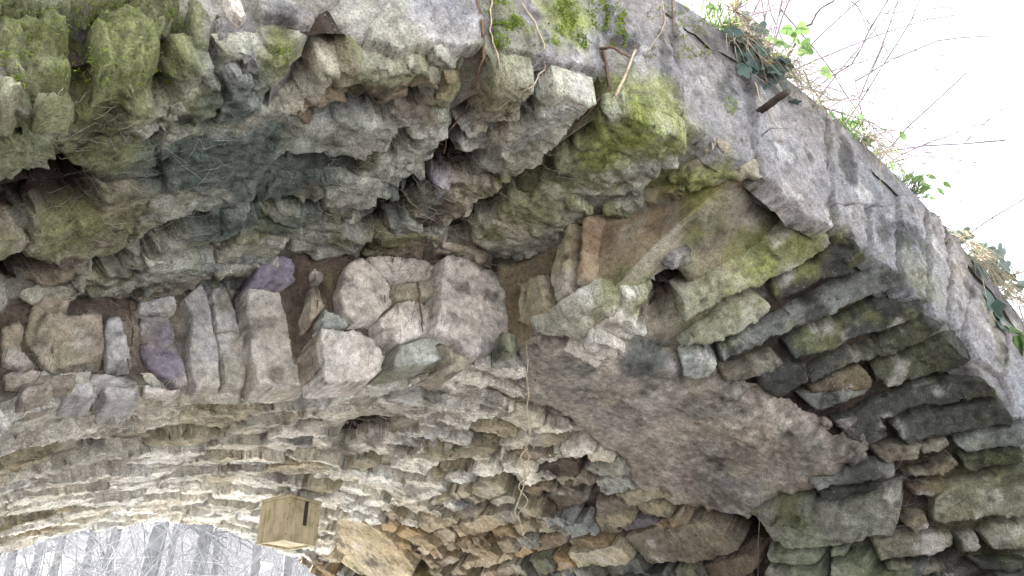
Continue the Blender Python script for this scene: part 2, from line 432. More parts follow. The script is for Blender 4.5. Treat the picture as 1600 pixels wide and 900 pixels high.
# outlines of the stones one can tell apart, in enlarged photo crops (offset above, 2.961 x); zone: f face, s soffit, w broken edge of the inner ring
T = [
 # near soffit, right of the scar: long slabs
 ('F', 's', GB, .6, [(0, 470), (110, 400), (330, 290), (500, 150), (560, 130), (690, 190), (700, 230), (560, 330), (430, 390), (250, 470), (120, 530), (0, 590)]),
 ('F', 's', DK, .6, [(700, 215), (740, 190), (820, 235), (870, 310), (780, 370), (650, 410), (560, 460), (430, 505), (410, 440), (480, 380), (620, 330)]),
 ('F', 's', GG, .5, [(900, 345), (960, 360), (1005, 420), (950, 470), (800, 510), (640, 590), (520, 640), (430, 690), (300, 740), (190, 780), (180, 720), (300, 640), (480, 580), (640, 470), (760, 420)]),
 ('F', 's', DK, .5, [(1000, 480), (1060, 490), (1150, 530), (1100, 570), (960, 620), (800, 680), (640, 740), (520, 765), (470, 700), (600, 630), (780, 580), (900, 520)]),
 ('F', 's', DK, .3, [(1150, 570), (1235, 620), (1130, 680), (980, 740), (840, 780), (720, 840), (610, 890), (590, 840), (690, 780), (840, 720), (1000, 640)]),
 ('F', 's', DK, .3, [(1240, 670), (1290, 670), (1365, 780), (1240, 820), (1080, 860), (950, 890), (880, 850), (870, 800), (1000, 760), (1130, 710)]),
 ('F', 's', GB, .3, [(0, 700), (60, 640), (250, 500), (340, 450), (410, 510), (400, 550), (250, 640), (120, 700)]),
 ('F', 's', GG, .2, [(0, 740), (130, 715), (185, 775), (150, 830), (60, 860), (0, 830)]),
 ('F', 's', TN, .2, [(190, 830), (300, 800), (440, 730), (490, 780), (420, 830), (260, 870), (200, 870)]),
 ('F', 's', BR, .2, [(590, 900), (700, 840), (840, 790), (890, 860), (880, 910), (600, 920)]),
 ('P', 's', DK, .2, [(1180, 577), (1225, 563), (1258, 562), (1262, 588), (1240, 605), (1212, 620), (1188, 603)]),
 ('P', 's', DK, .2, [(1298, 655), (1340, 640), (1375, 652), (1388, 680), (1350, 695), (1318, 682)]),
 ('P', 's', TN, .2, [(1355, 702), (1400, 690), (1440, 690), (1430, 715), (1380, 724)]),
 ('I', 's', GG, .2, [(550, 60), (640, 20), (880, -20), (890, 10), (860, 50), (700, 110), (620, 125)]),
 ('I', 's', DK, .5, [(730, 190), (760, 150), (900, 80), (1060, 10), (1230, -40), (1420, -10), (1500, 60), (1440, 70), (1280, 90), (1060, 135), (940, 175), (800, 215)]),
 ('I', 's', DK, .3, [(960, 200), (1080, 140), (1300, 100), (1480, 78), (1530, 110), (1530, 195), (1420, 200), (1230, 240), (1120, 250), (1050, 290), (1010, 260)]),
 ('I', 's', TN, .2, [(1090, 310), (1130, 280), (1230, 250), (1250, 280), (1210, 310), (1120, 335)]),
 ('I', 's', GG, .2, [(1250, 270), (1350, 225), (1470, 205), (1600, 200), (1600, 285), (1450, 298), (1320, 320)]),
 ('I', 's', TN, .2, [(1010, 420), (1150, 400), (1260, 330), (1310, 380), (1220, 430), (1100, 440)]),
 ('I', 's', DK, .3, [(1310, 390), (1290, 335), (1400, 325), (1600, 305), (1600, 370), (1480, 385), (1360, 415)]),
 ('I', 's', GG, .1, [(600, 450), (720, 415), (860, 385), (1000, 370), (990, 420), (850, 445), (700, 470), (640, 490)]),
 ('I', 's', DK, .2, [(625, 510), (700, 482), (950, 442), (960, 470), (800, 520), (700, 548), (640, 540)]),
 ('I', 's', GB, .5, [(370, 630), (470, 610), (620, 570), (820, 540), (960, 500), (1045, 485), (1050, 560), (1020, 640), (1000, 690), (880, 705), (720, 750), (500, 760), (420, 740)]),
 ('I', 's', BR, .2, [(1055, 480), (1130, 450), (1240, 450), (1230, 490), (1160, 520), (1065, 520)]),
 ('I', 's', GB, .6, [(1165, 540), (1205, 490), (1330, 450), (1620, 390), (1620, 610), (1470, 610), (1300, 640), (1230, 665), (1165, 640)]),
 ('I', 's', TN, .4, [(1030, 650), (1065, 600), (1140, 600), (1150, 660), (1080, 695)]),
 ('I', 's', TN, .3, [(890, 720), (1010, 702), (1160, 700), (1270, 705), (1270, 750), (1150, 800), (1000, 820), (920, 825)]),
 ('I', 's', GB, .4, [(1390, 700), (1440, 650), (1620, 640), (1620, 780), (1440, 770)]),
 ('I', 's', DK, .3, [(1285, 705), (1375, 690), (1395, 770), (1290, 790)]),
 ('I', 's', GB, .4, [(410, 780), (640, 768), (690, 800), (660, 838), (430, 830)]),
 ('I', 's', GB, .5, [(420, 842), (660, 850), (690, 920), (400, 930)]),
 ('I', 's', GG, .4, [(700, 770), (790, 742), (785, 795), (705, 805)]),
 ('I', 's', GB, .5, [(705, 830), (800, 805), (880, 800), (905, 910), (705, 920)]),
 ('I', 's', BR, .2, [(120, 840), (200, 812), (330, 780), (400, 800), (390, 860), (330, 895), (150, 900)]),
 ('I', 's', TN, .3, [(960, 850), (1040, 832), (1230, 840), (1240, 870), (1100, 885), (980, 880)]),
 ('I', 's', DK, .3, [(1330, 820), (1450, 812), (1620, 815), (1620, 880), (1400, 870)]),
 ('P', 's', TN, .35, [(976, 832), (1000, 825), (1060, 810), (1100, 808), (1130, 815), (1165, 839), (1160, 853), (1125, 866), (1080, 873), (1020, 875), (1000, 860)]),
 # far barrel, bottom middle: small coursed stones
 ('H', 's', CR, .1, [(570, 840), (720, 770), (770, 750), (820, 800), (760, 830), (600, 870)]),
 ('H', 's', CR, .1, [(340, 780), (400, 720), (430, 715), (460, 760), (400, 795)]),
 ('H', 's', CR, .1, [(320, 640), (400, 600), (540, 590), (570, 630), (420, 690)]),
 ('H', 's', OR, .0, [(260, 700), (320, 660), (410, 692), (340, 740)]),
 ('H', 's', TN, .1, [(430, 692), (490, 670), (548, 690), (545, 750), (500, 750)]),
 ('H', 's', CR, .1, [(520, 650), (640, 620), (760, 580), (800, 650), (650, 700), (560, 705)]),
 ('H', 's', TN, .1, [(550, 760), (630, 712), (640, 740), (650, 780), (590, 790)]),
 ('H', 's', BR, .1, [(650, 730), (740, 690), (760, 740), (680, 770)]),
 ('H', 's', OR, .0, [(785, 740), (875, 735), (915, 780), (820, 810)]),
 ('H', 's', BR, .2, [(885, 740), (960, 692), (1065, 692), (1075, 740), (930, 775)]),
 ('H', 's', CR, .1, [(1060, 780), (1150, 762), (1300, 722), (1390, 800), (1250, 840), (1115, 855)]),
 ('H', 's', OR, .1, [(955, 800), (1000, 780), (1050, 800), (1105, 850), (1080, 890), (980, 850)]),
 ('H', 's', TN, .2, [(900, 620), (1000, 632), (1060, 660), (1000, 688), (920, 688)]),
 ('H', 's', GG, .1, [(1070, 680), (1135, 665), (1110, 720), (1075, 720)]),
 ('H', 's', TN, .1, [(1110, 745), (1220, 712), (1290, 718), (1150, 757)]),
 ('H', 's', TN, .1, [(1190, 530), (1290, 522), (1390, 580), (1340, 605), (1220, 620), (1190, 590)]),
 ('H', 's', LG, .1, [(1270, 642), (1400, 602), (1510, 597), (1480, 640), (1340, 678)]),
 ('H', 's', TN, .2, [(1140, 662), (1260, 632), (1325, 688), (1210, 713)]),
 ('H', 's', BR, .2, [(900, 560), (1000, 480), (1080, 432), (1130, 450), (1165, 530), (1080, 560), (960, 600)]),
 ('H', 's', BR, .2, [(900, 380), (960, 350), (1060, 322), (1130, 340), (1120, 410), (1000, 430), (940, 440)]),
 ('H', 's', CR, .2, [(600, 480), (640, 432), (740, 430), (800, 480), (700, 520), (620, 510)]),
 ('H', 's', TN, .2, [(690, 550), (750, 512), (830, 502), (830, 550), (740, 570)]),
 ('H', 's', ST, .1, [(160, 470), (230, 440), (420, 440), (520, 490), (430, 530), (260, 585), (200, 550)]),
 ('H', 's', CR, .1, [(390, 552), (520, 502), (590, 530), (460, 575)]),
 ('H', 's', TN, .1, [(520, 590), (600, 542), (690, 562), (660, 610), (560, 625)]),
 ('H', 's', CR, .1, [(20, 390), (100, 322), (210, 350), (100, 410)]),
 ('H', 's', ST, .1, [(60, 250), (160, 202), (240, 250), (330, 252), (180, 320), (130, 300)]),
 ('H', 's', ST, .2, [(230, 380), (300, 332), (400, 322), (480, 360), (400, 395), (300, 390)]),
 ('H', 's', ST, .2, [(340, 318), (400, 262), (560, 230), (640, 258), (560, 298), (430, 310)]),
 ('H', 's', TN, .3, [(490, 370), (560, 342), (700, 330), (740, 282), (600, 272), (480, 322)]),
 ('H', 's', ST, .2, [(615, 400), (640, 362), (720, 342), (770, 400), (680, 430)]),
 ('H', 's', ST, .2, [(740, 370), (800, 352), (880, 390), (800, 405)]),
 ('H', 's', TN, .2, [(860, 250), (960, 212), (1090, 240), (1000, 270), (920, 288)]),
 ('H', 's', BR, .2, [(800, 302), (900, 292), (1050, 310), (960, 340), (870, 370)]),
 ('H', 's', CR, .3, [(-20, 620), (120, 640), (240, 700), (370, 830), (330, 910), (130, 910), (-20, 830)]),
 ('H', 's', OR, .1, [(200, 640), (260, 612), (300, 640), (270, 680), (210, 665)]),
 ('H', 's', BR, .1, [(430, 830), (520, 782), (590, 800), (480, 850)]),
 ('H', 's', CR, .1, [(480, 880), (560, 845), (620, 875), (560, 910), (480, 910)]),
 ('H', 's', BR, .1, [(650, 880), (800, 832), (830, 880), (760, 910), (650, 910)]),
 # broken edge of the inner ring: stones standing on end
 ('E', 'w', PK, .0, [(20, 350), (60, 330), (110, 340), (180, 400), (225, 500), (220, 540), (150, 610), (60, 610), (10, 560), (-5, 480)]),
 ('E', 'w', PK, .1, [(170, 600), (250, 530), (330, 520), (420, 570), (432, 640), (400, 665), (280, 705), (200, 700)]),
 ('E', 'w', PK, .0, [(-90, 650), (60, 655), (130, 690), (190, 770), (180, 830), (120, 885), (-90, 885)]),
 ('E', 'w', GG, .5, [(285, 712), (430, 672), (510, 720), (490, 780), (380, 810), (300, 830), (220, 830)]),
 ('E', 'w', PK, .1, [(480, 330), (520, 310), (640, 340), (720, 400), (750, 480), (765, 600), (765, 680), (690, 740), (620, 770), (560, 740), (510, 680), (435, 640), (455, 500)]),
 ('E', 'h', CR, .2, [(855, 430), (995, 375), (1005, 555), (900, 612), (870, 628)]),
 ('E', 'h', CR, .2, [(1005, 370), (1060, 160), (1105, 125), (1108, 485), (1012, 550)]),
 ('E', 'h', (.32, .25, .17), .2, [(1115, 115), (1190, 85), (1206, 250), (1200, 415), (1118, 480)]),
 ('E', 's', GB, .4, [(872, 635), (1000, 568), (1110, 498), (1220, 435), (1320, 450), (1260, 540), (1180, 600), (1100, 660), (980, 642)]),
 ('E', 's', GG, .2, [(1230, 580), (1270, 505), (1400, 455), (1480, 390), (1420, 475), (1300, 560)]),
 ('E', 's', LG, .1, [(1490, 320), (1560, 262), (1620, 250), (1620, 330), (1520, 345)]),
 ('E', 's', GG, .4, [(690, 765), (750, 702), (820, 722), (810, 790), (760, 800)]),
 ('D', 'w', BW, .3, [(160, 510), (280, 480), (330, 530), (290, 590), (460, 575), (475, 640), (465, 760), (380, 810), (240, 850), (180, 800), (110, 700), (130, 620)]),
 ('D', 'w', LW, .0, [(482, 600), (545, 572), (575, 640), (595, 750), (622, 800), (540, 830), (482, 830), (474, 700)]),
 ('D', 'w', LW, .0, [(632, 520), (720, 482), (800, 472), (815, 560), (770, 575), (640, 572)]),
 ('D', 'w', PU, .0, [(637, 590), (780, 582), (800, 690), (855, 820), (868, 905), (800, 910), (700, 845), (645, 780)]),
 ('D', 'w', LW, .1, [(835, 520), (930, 438), (962, 530), (970, 600), (992, 720), (1005, 880), (1000, 905), (890, 905), (850, 740), (870, 600)]),
 ('D', 'w', LW, .0, [(945, 440), (1020, 422), (1078, 560), (1098, 648), (992, 648), (975, 530)]),
 ('D', 'w', LW, .3, [(992, 662), (1090, 662), (1118, 700), (1128, 860), (1120, 905), (1030, 905)]),
 ('D', 'w', PK, .15, [(1135, 460), (1240, 442), (1350, 460), (1395, 560), (1418, 650), (1408, 740), (1445, 830), (1430, 892), (1300, 905), (1190, 892), (1145, 700)]),
 ('D', 'w', PU, .0, [(1190, 330), (1250, 302), (1400, 332), (1420, 400), (1330, 435), (1170, 410)]),
 ('D', 'w', PK, .0, [(1432, 360), (1490, 392), (1480, 430), (1437, 430)]),
 ('D', 'w', PK, .0, [(1010, 460), (1050, 445), (1090, 470), (1080, 490), (1030, 490)]),
 ('D', 'w', GG, .1, [(1462, 600), (1490, 552), (1590, 600), (1600, 640), (1480, 645)]),
 ('D', 'w', LW, .0, [(360, 910), (430, 842), (560, 852), (630, 872), (620, 910)]),
 ('E', 'w', PK, .0, [(120, 312), (240, 300), (330, 312), (440, 330), (458, 400), (380, 425), (250, 425), (190, 400)]),
 ('E', 'w', TN, .0, [(240, 440), (330, 432), (440, 420), (445, 500), (350, 512), (262, 520), (235, 490)]),
 ('D', 'w', BW, .0, [(1425, 445), (1470, 450), (1500, 540), (1455, 590), (1430, 640), (1420, 560)]),
 ('D', 'w', BW, .1, [(1440, 720), (1455, 660), (1500, 660), (1590, 650), (1490, 720), (1500, 800), (1460, 840)]),
 ('D', 'w', BW, .1, [(0, 640), (90, 600), (120, 640), (100, 720), (170, 800), (120, 840), (0, 800)]),
 ('D', 'w', BW, .1, [(20, 850), (150, 835), (230, 860), (350, 850), (330, 930), (120, 920), (20, 930)]),
 ('D', 'w', TN, .2, [(-60, 690), (-15, 660), (-10, 820), (-60, 860)]),
 ('E', 'w', TN, .1, [(455, 690), (520, 740), (600, 775), (560, 830), (500, 850), (440, 830), (500, 790)]),
 ('G', 'w', LW, .1, [(270, 70), (330, 15), (420, 10), (440, 90), (300, 100)]),
 ('G', 'w', LW, .0, [(460, 60), (480, 10), (630, 5), (640, 95), (480, 105)]),
 ('G', 'w', PK, .0, [(652, 80), (660, 22), (780, 40), (855, 30), (800, 80)]),
 ('G', 'w', BW, .0, [(70, 80), (120, 32), (210, 12), (250, 40), (230, 90), (80, 130)]),
 # near soffit left of the scar: large slabs
 ('A', 's', GB, .5, [(430, 560), (560, 490), (680, 440), (760, 480), (760, 560), (700, 600), (500, 592)]),
 ('P', 's', GG, .2, [(418, 216), (473, 182), (540, 172), (600, 180), (626, 190), (588, 222), (568, 243), (530, 249), (500, 248), (455, 236)]),
 ('B', 's', GG, .2, [(160, 680), (290, 562), (420, 482), (540, 500), (530, 570), (440, 640), (330, 730), (220, 800), (160, 780)]),
 ('B', 's', GG, .3, [(-90, 780), (160, 785), (300, 832), (260, 900), (-90, 910)]),
 ('B', 's', BR, .6, [(-40, 230), (130, 262), (270, 272), (440, 290), (480, 370), (300, 420), (120, 460), (-40, 480)]),
 ('B', 's', BR, .4, [(422, 420), (480, 330), (600, 332), (580, 420), (480, 440)]),
 ('B', 's', GB, .6, [(660, 470), (690, 362), (760, 322), (880, 322), (930, 312), (880, 400), (790, 480)]),
 ('B', 's', GB, .4, [(560, 600), (640, 520), (800, 500), (930, 420), (1000, 355), (1180, 365), (1200, 420), (1130, 490), (1020, 590), (930, 690), (900, 750), (760, 820), (720, 800), (740, 620)]),
 ('B', 's', GB, .6, [(1240, 490), (1320, 472), (1470, 520), (1560, 572), (1600, 650), (1590, 760), (1500, 760), (1400, 880), (1000, 890), (870, 900), (925, 800), (1010, 700), (1130, 610)]),
 ('B', 's', PU, .1, [(420, 770), (500, 750), (530, 800), (500, 870), (430, 890), (410, 830)]),
 ('B', 's', PU, .1, [(740, 600), (790, 540), (830, 580), (790, 630), (750, 640)]),
 ('E', 's', GB, .5, [(590, 60), (800, 5), (1100, 0), (1190, 70), (1060, 140), (980, 200), (850, 265), (760, 275), (650, 235), (600, 180), (540, 120)]),
 ('E', 's', GB, .7, [(1200, 70), (1400, 5), (1600, -60), (1600, 0), (1500, 60), (1280, 108)]),
 ('E', 's', GG, .1, [(210, 110), (290, 70), (380, 130), (400, 150), (330, 200), (250, 180)]),
 ('E', 's', GG, .2, [(20, 80), (150, 60), (190, 90), (120, 170), (30, 210)]),
 ('E', 's', GG, .3, [(405, 165), (520, 110), (545, 140), (590, 200), (420, 240), (390, 205)]),
 ('D', 's', GG, .2, [(1200, 60), (1480, 40), (1520, 100), (1400, 130), (1250, 122)]),
 ('D', 's', GB, .5, [(630, 240), (700, 142), (830, 190), (830, 230), (740, 260)]),
 ('D', 's', GG, .1, [(850, 340), (920, 262), (990, 272), (960, 330), (880, 370)]),
 ('D', 's', GB, .5, [(330, 350), (440, 285), (600, 335), (600, 440), (400, 470), (330, 440)]),
 ('D', 's', GB, .5, [(640, 290), (790, 290), (830, 340), (800, 420), (650, 450), (625, 360)]),
 ('D', 's', GG, .4, [(1010, 60), (1180, 30), (1180, 90), (1080, 170), (1010, 190)]),
 ('D', 's', GG, .4, [(880, 390), (1000, 290), (1180, 240), (1300, 215), (1290, 280), (1180, 350), (1000, 410)]),
 ('A', 's', GB, .7, [(250, 740), (400, 610), (560, 600), (720, 610), (700, 740), (560, 760), (400, 790)]),
 ('A', 's', GG, .3, [(740, 620), (900, 560), (1180, 560), (1220, 640), (1140, 740), (940, 850), (720, 860), (700, 760)]),
 ('A', 's', BR, .5, [(1300, 520), (1420, 420), (1600, 400), (1600, 490), (1450, 520), (1330, 545)]),
 ('A', 's', GB, .6, [(700, 340), (850, 190), (980, 270), (1010, 420), (940, 540), (790, 480), (740, 440)]),
 ('A', 's', GG, .3, [(1020, 300), (1090, 270), (1190, 350), (1190, 480), (1090, 550), (960, 540), (1020, 420)]),
 # the near face
 ('A', 'f', LG, .4, [(862, -20), (930, 20), (985, 110), (978, 240), (900, 240), (872, 150)]),
 ('A', 'f', LG, .4, [(992, 70), (1060, 92), (1068, 200), (1000, 240), (988, 150)]),
 ('A', 'f', PK, .1, [(1020, -20), (1100, -20), (1150, 80), (1110, 120), (1040, 60)]),
 ('A', 'f', LG, .3, [(1165, -20), (1600, -20), (1480, 85), (1440, 165), (1280, 100), (1175, 85)]),
 ('A', 'f', GB, .6, [(1180, 105), (1272, 110), (1440, 180), (1380, 230), (1272, 250), (1190, 200)]),
 ('A', 's', LG, .3, [(1100, 240), (1180, 222), (1240, 300), (1220, 340), (1110, 312)]),
 ('A', 'f', GB, .45, [(-20, 100), (220, 80), (325, 112), (310, 390), (100, 380), (-20, 260)]),
 ('A', 'f', GB, .55, [(430, 80), (560, 40), (720, 90), (860, 112), (800, 190), (700, 320), (560, 360), (420, 390), (430, 250)]),
 ('A', 'f', GG, .4, [(-20, -20), (350, -20), (370, 70), (200, 60), (-20, 80)]),
 ('A', 'f', LG, .5, [(390, -20), (850, -20), (840, 90), (560, 30), (420, 50)]),
 ('A', 'f', GB, .6, [(-20, 420), (90, 400), (130, 500), (60, 560), (-20, 560)]),
 ('A', 'f', GB, .6, [(130, 470), (290, 440), (360, 470), (330, 540), (160, 540)]),
 ('B', 'f', LG, .35, [(125, 130), (240, -20), (615, -20), (665, 150), (670, 240), (560, 238), (260, 248), (135, 205)]),
 ('B', 'f', LG, .4, [(705, 150), (725, -20), (1150, -20), (1205, 200), (1195, 350), (1000, 328), (880, 288), (745, 250)]),
 ('B', 'f', LG, .1, [(1235, -20), (1480, -20), (1520, 150), (1580, 400), (1585, 585), (1310, 465), (1255, 430), (1370, 235), (1240, 180)]),
 ('C', 'f', LG, .1, [(-40, 0), (40, 180), (160, 240), (250, 290), (325, 500), (305, 560), (345, 740), (280, 770), (190, 720), (60, 600), (10, 570)]),
 ('C', 'f', LG, .1, [(345, 530), (310, 310), (380, 365), (480, 440), (660, 545), (672, 760), (700, 900), (640, 1000), (490, 930), (380, 830), (355, 700)]),
 ('C', 'f', LG, .1, [(675, 545), (720, 560), (800, 680), (880, 800), (930, 890), (915, 960), (700, 960), (690, 770)]),
 ('F', 'f', LG, .2, [(480, 5), (600, 15), (690, 70), (702, 170), (690, 182), (640, 152), (560, 122)]),
 ('F', 'f', LG, .15, [(715, 65), (850, 60), (862, 285), (820, 235), (745, 188)]),
 ('F', 'f', LG, .15, [(872, 65), (990, 60), (1003, 415), (960, 358), (885, 318)]),
 ('F', 'f', LG, .25, [(1012, 10), (1080, 5), (1125, 100), (1145, 525), (1060, 488), (1017, 420)]),
 ('F', 'f', LG, .25, [(1137, 85), (1200, 122), (1228, 250), (1236, 615), (1160, 562)]),
 ('F', 'f', LG, .25, [(1240, 182), (1300, 232), (1330, 370), (1337, 520), (1290, 655), (1248, 608)]),
 ('F', 'f', LG, .25, [(1345, 422), (1400, 482), (1480, 600), (1500, 760), (1480, 855), (1368, 778), (1305, 662)]),
 ('F', 'f', LG, .3, [(1500, 622), (1610, 700), (1610, 900), (1500, 890), (1510, 760)]),
 ('I', 'f', LG, .2, [(1480, -25), (1560, -10), (1610, 30), (1610, 190), (1537, 180), (1532, 100)]),
]
def px_poly(cr, pts):
    p = np.array(pts, float)
    return p if cr == 'P' else p / 2.961 + np.array(CROP[cr])

MORTAR_PATCH = np.array([(790, 575), (836, 532), (900, 527), (985, 522), (1050, 562), (1080, 588), (1130, 602), (1180, 612), (1240, 635), (1290, 662), (1335, 690), (1372, 706), (1300, 756), (1255, 776), (1195, 800), (1150, 806), (1100, 800), (1060, 790), (1000, 760), (955, 722), (925, 690), (900, 670), (850, 650), (800, 610)], float)

bridge = thing('stone_bridge', 'old rubble stone arch bridge with mossy ragged soffit and crumbling near face', 'bridge', (XC, Y0, 0))
def to_local(o):
    o.parent = bridge; o.matrix_parent_inverse = Matrix.Translation((-XC, -Y0, 0)); return o

# --- places where stones have fallen out or joints stand open: photo pixel, radius in metres
GAPS = [(112, 60, .05), (112, 100, .06), (110, 140, .05), (30, 300, .07), (80, 300, .07), (15, 340, .06), (285, 60, .03), (250, 100, .03), (715, 265, .05), (735, 245, .04), (565, 350, .05), (600, 330, .04),
        (515, 60, .05), (500, 80, .04), (948, 130, .035), (1040, 465, .06), (1020, 480, .05), (1175, 830, .08), (1180, 860, .08), (655, 470, .07), (640, 460, .06), (30, 430, .06), (50, 440, .05), (240, 370, .05), (160, 690, .05), (200, 700, .05),
        (330, 735, .05), (350, 745, .05), (480, 655, .05), (585, 665, .06), (560, 670, .05), (770, 700, .05), (870, 770, .05), (1000, 740, .05)]
_lines = [([(945, 150), (905, 200), (860, 245), (800, 290), (740, 335), (690, 375)], .028), ([(752, 95), (735, 140), (708, 190), (690, 245), (640, 300), (590, 340), (555, 365)], .028),
          ([(515, 50), (480, 95), (440, 140), (420, 160)], .03), ([(640, 150), (600, 165), (540, 160), (470, 165)], .022), ([(420, 245), (480, 238), (530, 250), (570, 245)], .02), ([(292, 45), (255, 90), (215, 125), (180, 145)], .022),
          ([(118, 35), (115, 80), (110, 120), (105, 155)], .04), ([(0, 310), (40, 285), (90, 275), (115, 300), (105, 340)], .035), ([(0, 420), (30, 425), (55, 445)], .04), ([(207, 385), (204, 430), (205, 470)], .014),
          ([(860, 110), (820, 165), (770, 190), (720, 225), (660, 290)], .016), ([(250, 130), (238, 200), (240, 280)], .014), ([(400, 320), (450, 312), (520, 318)], .018), ([(230, 380), (270, 345), (320, 335)], .022), ([(290, 395), (330, 385)], .03),
          ([(140, 440), (150, 410), (190, 395)], .02), ([(1040, 470), (1020, 490), (990, 490)], .03), ([(100, 180), (60, 190), (20, 215)], .022), ([(80, 130), (60, 165), (40, 185)], .02), ([(560, 330), (590, 300), (630, 275)], .018), ([(640, 200), (600, 225), (570, 245)], .012),
          ([(140, 695), (190, 660), (260, 645)], .03), ([(115, 725), (160, 710), (210, 700)], .03), ([(300, 745), (330, 735), (390, 735)], .03), ([(250, 680), (300, 665), (420, 665), (480, 650)], .025), ([(590, 670), (545, 680), (520, 690)], .04), ([(640, 690), (700, 690), (760, 680), (800, 690)], .025), ([(690, 735), (740, 725), (790, 700)], .025)]
_gr = np.random.default_rng(77)
for pts_, r_ in _lines:
    for (x0, y0), (x1, y1) in zip(pts_[:-1], pts_[1:]):
        n_ = max(2, int(math.hypot(x1 - x0, y1 - y0) / 14))
        GAPS += [(x0 + (x1 - x0) * i / n_ + _gr.normal(0, 3.5), y0 + (y1 - y0) * i / n_ + _gr.normal(0, 3.5), r_ * _gr.uniform(.7, 1.6)) for i in range(n_)]
_gp = hit([(g[0], g[1]) for g in GAPS])
def gap_depth(P):
    o = np.zeros(len(P))
    ctr = P.mean(0); ext = np.linalg.norm(P - ctr, axis=1).max()
    for (gx_, gy_, gr), q in zip(GAPS, _gp):
        if np.linalg.norm(q - ctr) > ext + 3 * gr: continue
        o = np.maximum(o, .22 * np.exp(-(((P - q) ** 2).sum(1) / gr ** 2) ** 1.6))
    return o
# --- bed of earth and mortar behind the stones
TH = np.radians(np.linspace(-100, 100, 420))
rows = []
def base_rows():
    ys = y_step(TH); g = []
    for k in np.linspace(0, 1, 46): g.append((Y0 + .03 + (np.maximum(ys, Y0 + .04) - Y0 - .03) * k, np.zeros_like(TH)))
    for k in np.linspace(.08, 1, 14): g.append((np.maximum(ys, Y0 + .04) + .05 * k, np.full_like(TH, k)))
    for k in np.linspace(0.01, 1, 150): g.append((np.maximum(ys, Y0 + .04) + .05 + (Y1 - .03 - np.maximum(ys, Y0 + .04) - .05) * k, np.ones_like(TH)))
    return g
Vb = []; Gb = []
for y, k in base_rows():
    r = R_OUT - drop(y, TH) * sstep(0, 1, k)
    P = np.stack([xc_at(y) + r * np.sin(TH), y, ZC + r * np.cos(TH)], 1)
    rgt = sstep(.14, .34, TH)
    off = .004 + .012 * k + .046 * rgt + (.020 + .014 * rgt) * fbm(P, 7, 4, 1) + .008 * ridged(P, 24, 3, 2)
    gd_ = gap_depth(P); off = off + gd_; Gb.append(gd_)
    P[:, 0] += off * np.sin(TH); P[:, 2] += off * np.cos(TH); P[:, 1] += (off * .6 + .055 * fbm(P * np.array([1, 1, .22]), 11, 3, 6) + .02 * ridged(P * np.array([1, 1, .3]), 22, 2, 7)) * (k * (1 - k) * 4)
    Vb.append(P)
nr, nc = len(Vb), len(TH)
Vb = np.vstack(Vb); ix = np.arange(nr * nc).reshape(nr, nc)
Fb = np.stack([ix[:-1, :-1], ix[1:, :-1], ix[1:, 1:], ix[:-1, 1:]], -1).reshape(-1, 4)
kk = np.concatenate([k for _, k in base_rows()]); tt = np.tile(TH, nr); gg = np.concatenate(Gb)
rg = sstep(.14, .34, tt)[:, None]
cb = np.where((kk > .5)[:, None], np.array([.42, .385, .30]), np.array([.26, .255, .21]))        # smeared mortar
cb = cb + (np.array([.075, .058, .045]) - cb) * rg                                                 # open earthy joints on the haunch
cb[(kk > .02) & (kk < .99)] = (.15, .115, .09)
hol = (kk > .02) & (kk < .99) & (tt > .0); cb[hol] = (.40, .315, .21)
cb = cb + (np.array([.05, .036, .027]) - cb) * sstep(.03, .08, gg)[:, None]                       # soil in the holes, its colour deepened to stand in for shade
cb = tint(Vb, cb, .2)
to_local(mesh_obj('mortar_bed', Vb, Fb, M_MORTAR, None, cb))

# --- core of the bridge: face beds at both ends, earth fill and back
def fbed(y, name, r0=2.36, sgn=1):
    th = np.radians(np.linspace(-100, 100, 360)); rr = np.linspace(0, 1, 60); V = []
    for k in rr:
        r = r0 + (3.02 - r0) * k
        P = np.stack([(XC if sgn > 0 else XC - .2) + r * np.sin(th), np.full_like(th, y), ZC + r * np.cos(th)], 1)
        P[:, 1] += sgn * (.012 + .010 * fbm(P, 9, 4, 4) + (gap_depth(P) if sgn > 0 else 0) + .09 * (1 - min(1, k / .05)))
        rw_ = max(0, 1 - k / .12) * (.02 * fbm(P, 6, 4, 14) + .012 * vnoise(P * 28, 15)); P[:, 0] += rw_ * np.sin(th); P[:, 2] += rw_ * np.cos(th)
        V.append(P)
    V = np.vstack(V); i = np.arange(60 * 360).reshape(60, 360)
    F = np.stack([i[:-1, :-1], i[:-1, 1:], i[1:, 1:], i[1:, :-1]], -1).reshape(-1, 4)
    to_local(mesh_obj(name, V, F, M_STONE, None, tint(V, (.21, .20, .20), .3)))
fbed(Y0, 'face_bed', R_OUT + .012)
fbed(Y1, 'far_face_bed', 2.03, -1)
# earth hump on top of the ring
th = np.radians(np.linspace(-100, 100, 300)); yy = np.linspace(Y0 + .0, Y1, 120); V = []
for y in yy:
    e = min((y - Y0), (Y1 - y)); lift = -.12 + 0.24 * (1 - math.exp(-e / .3))
    P = np.stack([XC + 3.02 * np.sin(th), np.full_like(th, y), ZC + 3.02 * np.cos(th)], 1)
    o_ = lift + .05 * fbm(P, 4, 4, 77) + .02 * fbm(P, 15, 3, 78)
    P[:, 0] += o_ * np.sin(th); P[:, 2] += o_ * np.cos(th); V.append(P)
V = np.vstack(V); i = np.arange(120 * 300).reshape(120, 300)
F = np.stack([i[:-1, :-1], i[1:, :-1], i[1:, 1:], i[:-1, 1:]], -1).reshape(-1, 4)
to_local(mesh_obj('earth_fill', V, F, M_MORTAR, None, tint(V, (.20, .17, .11), .7)))

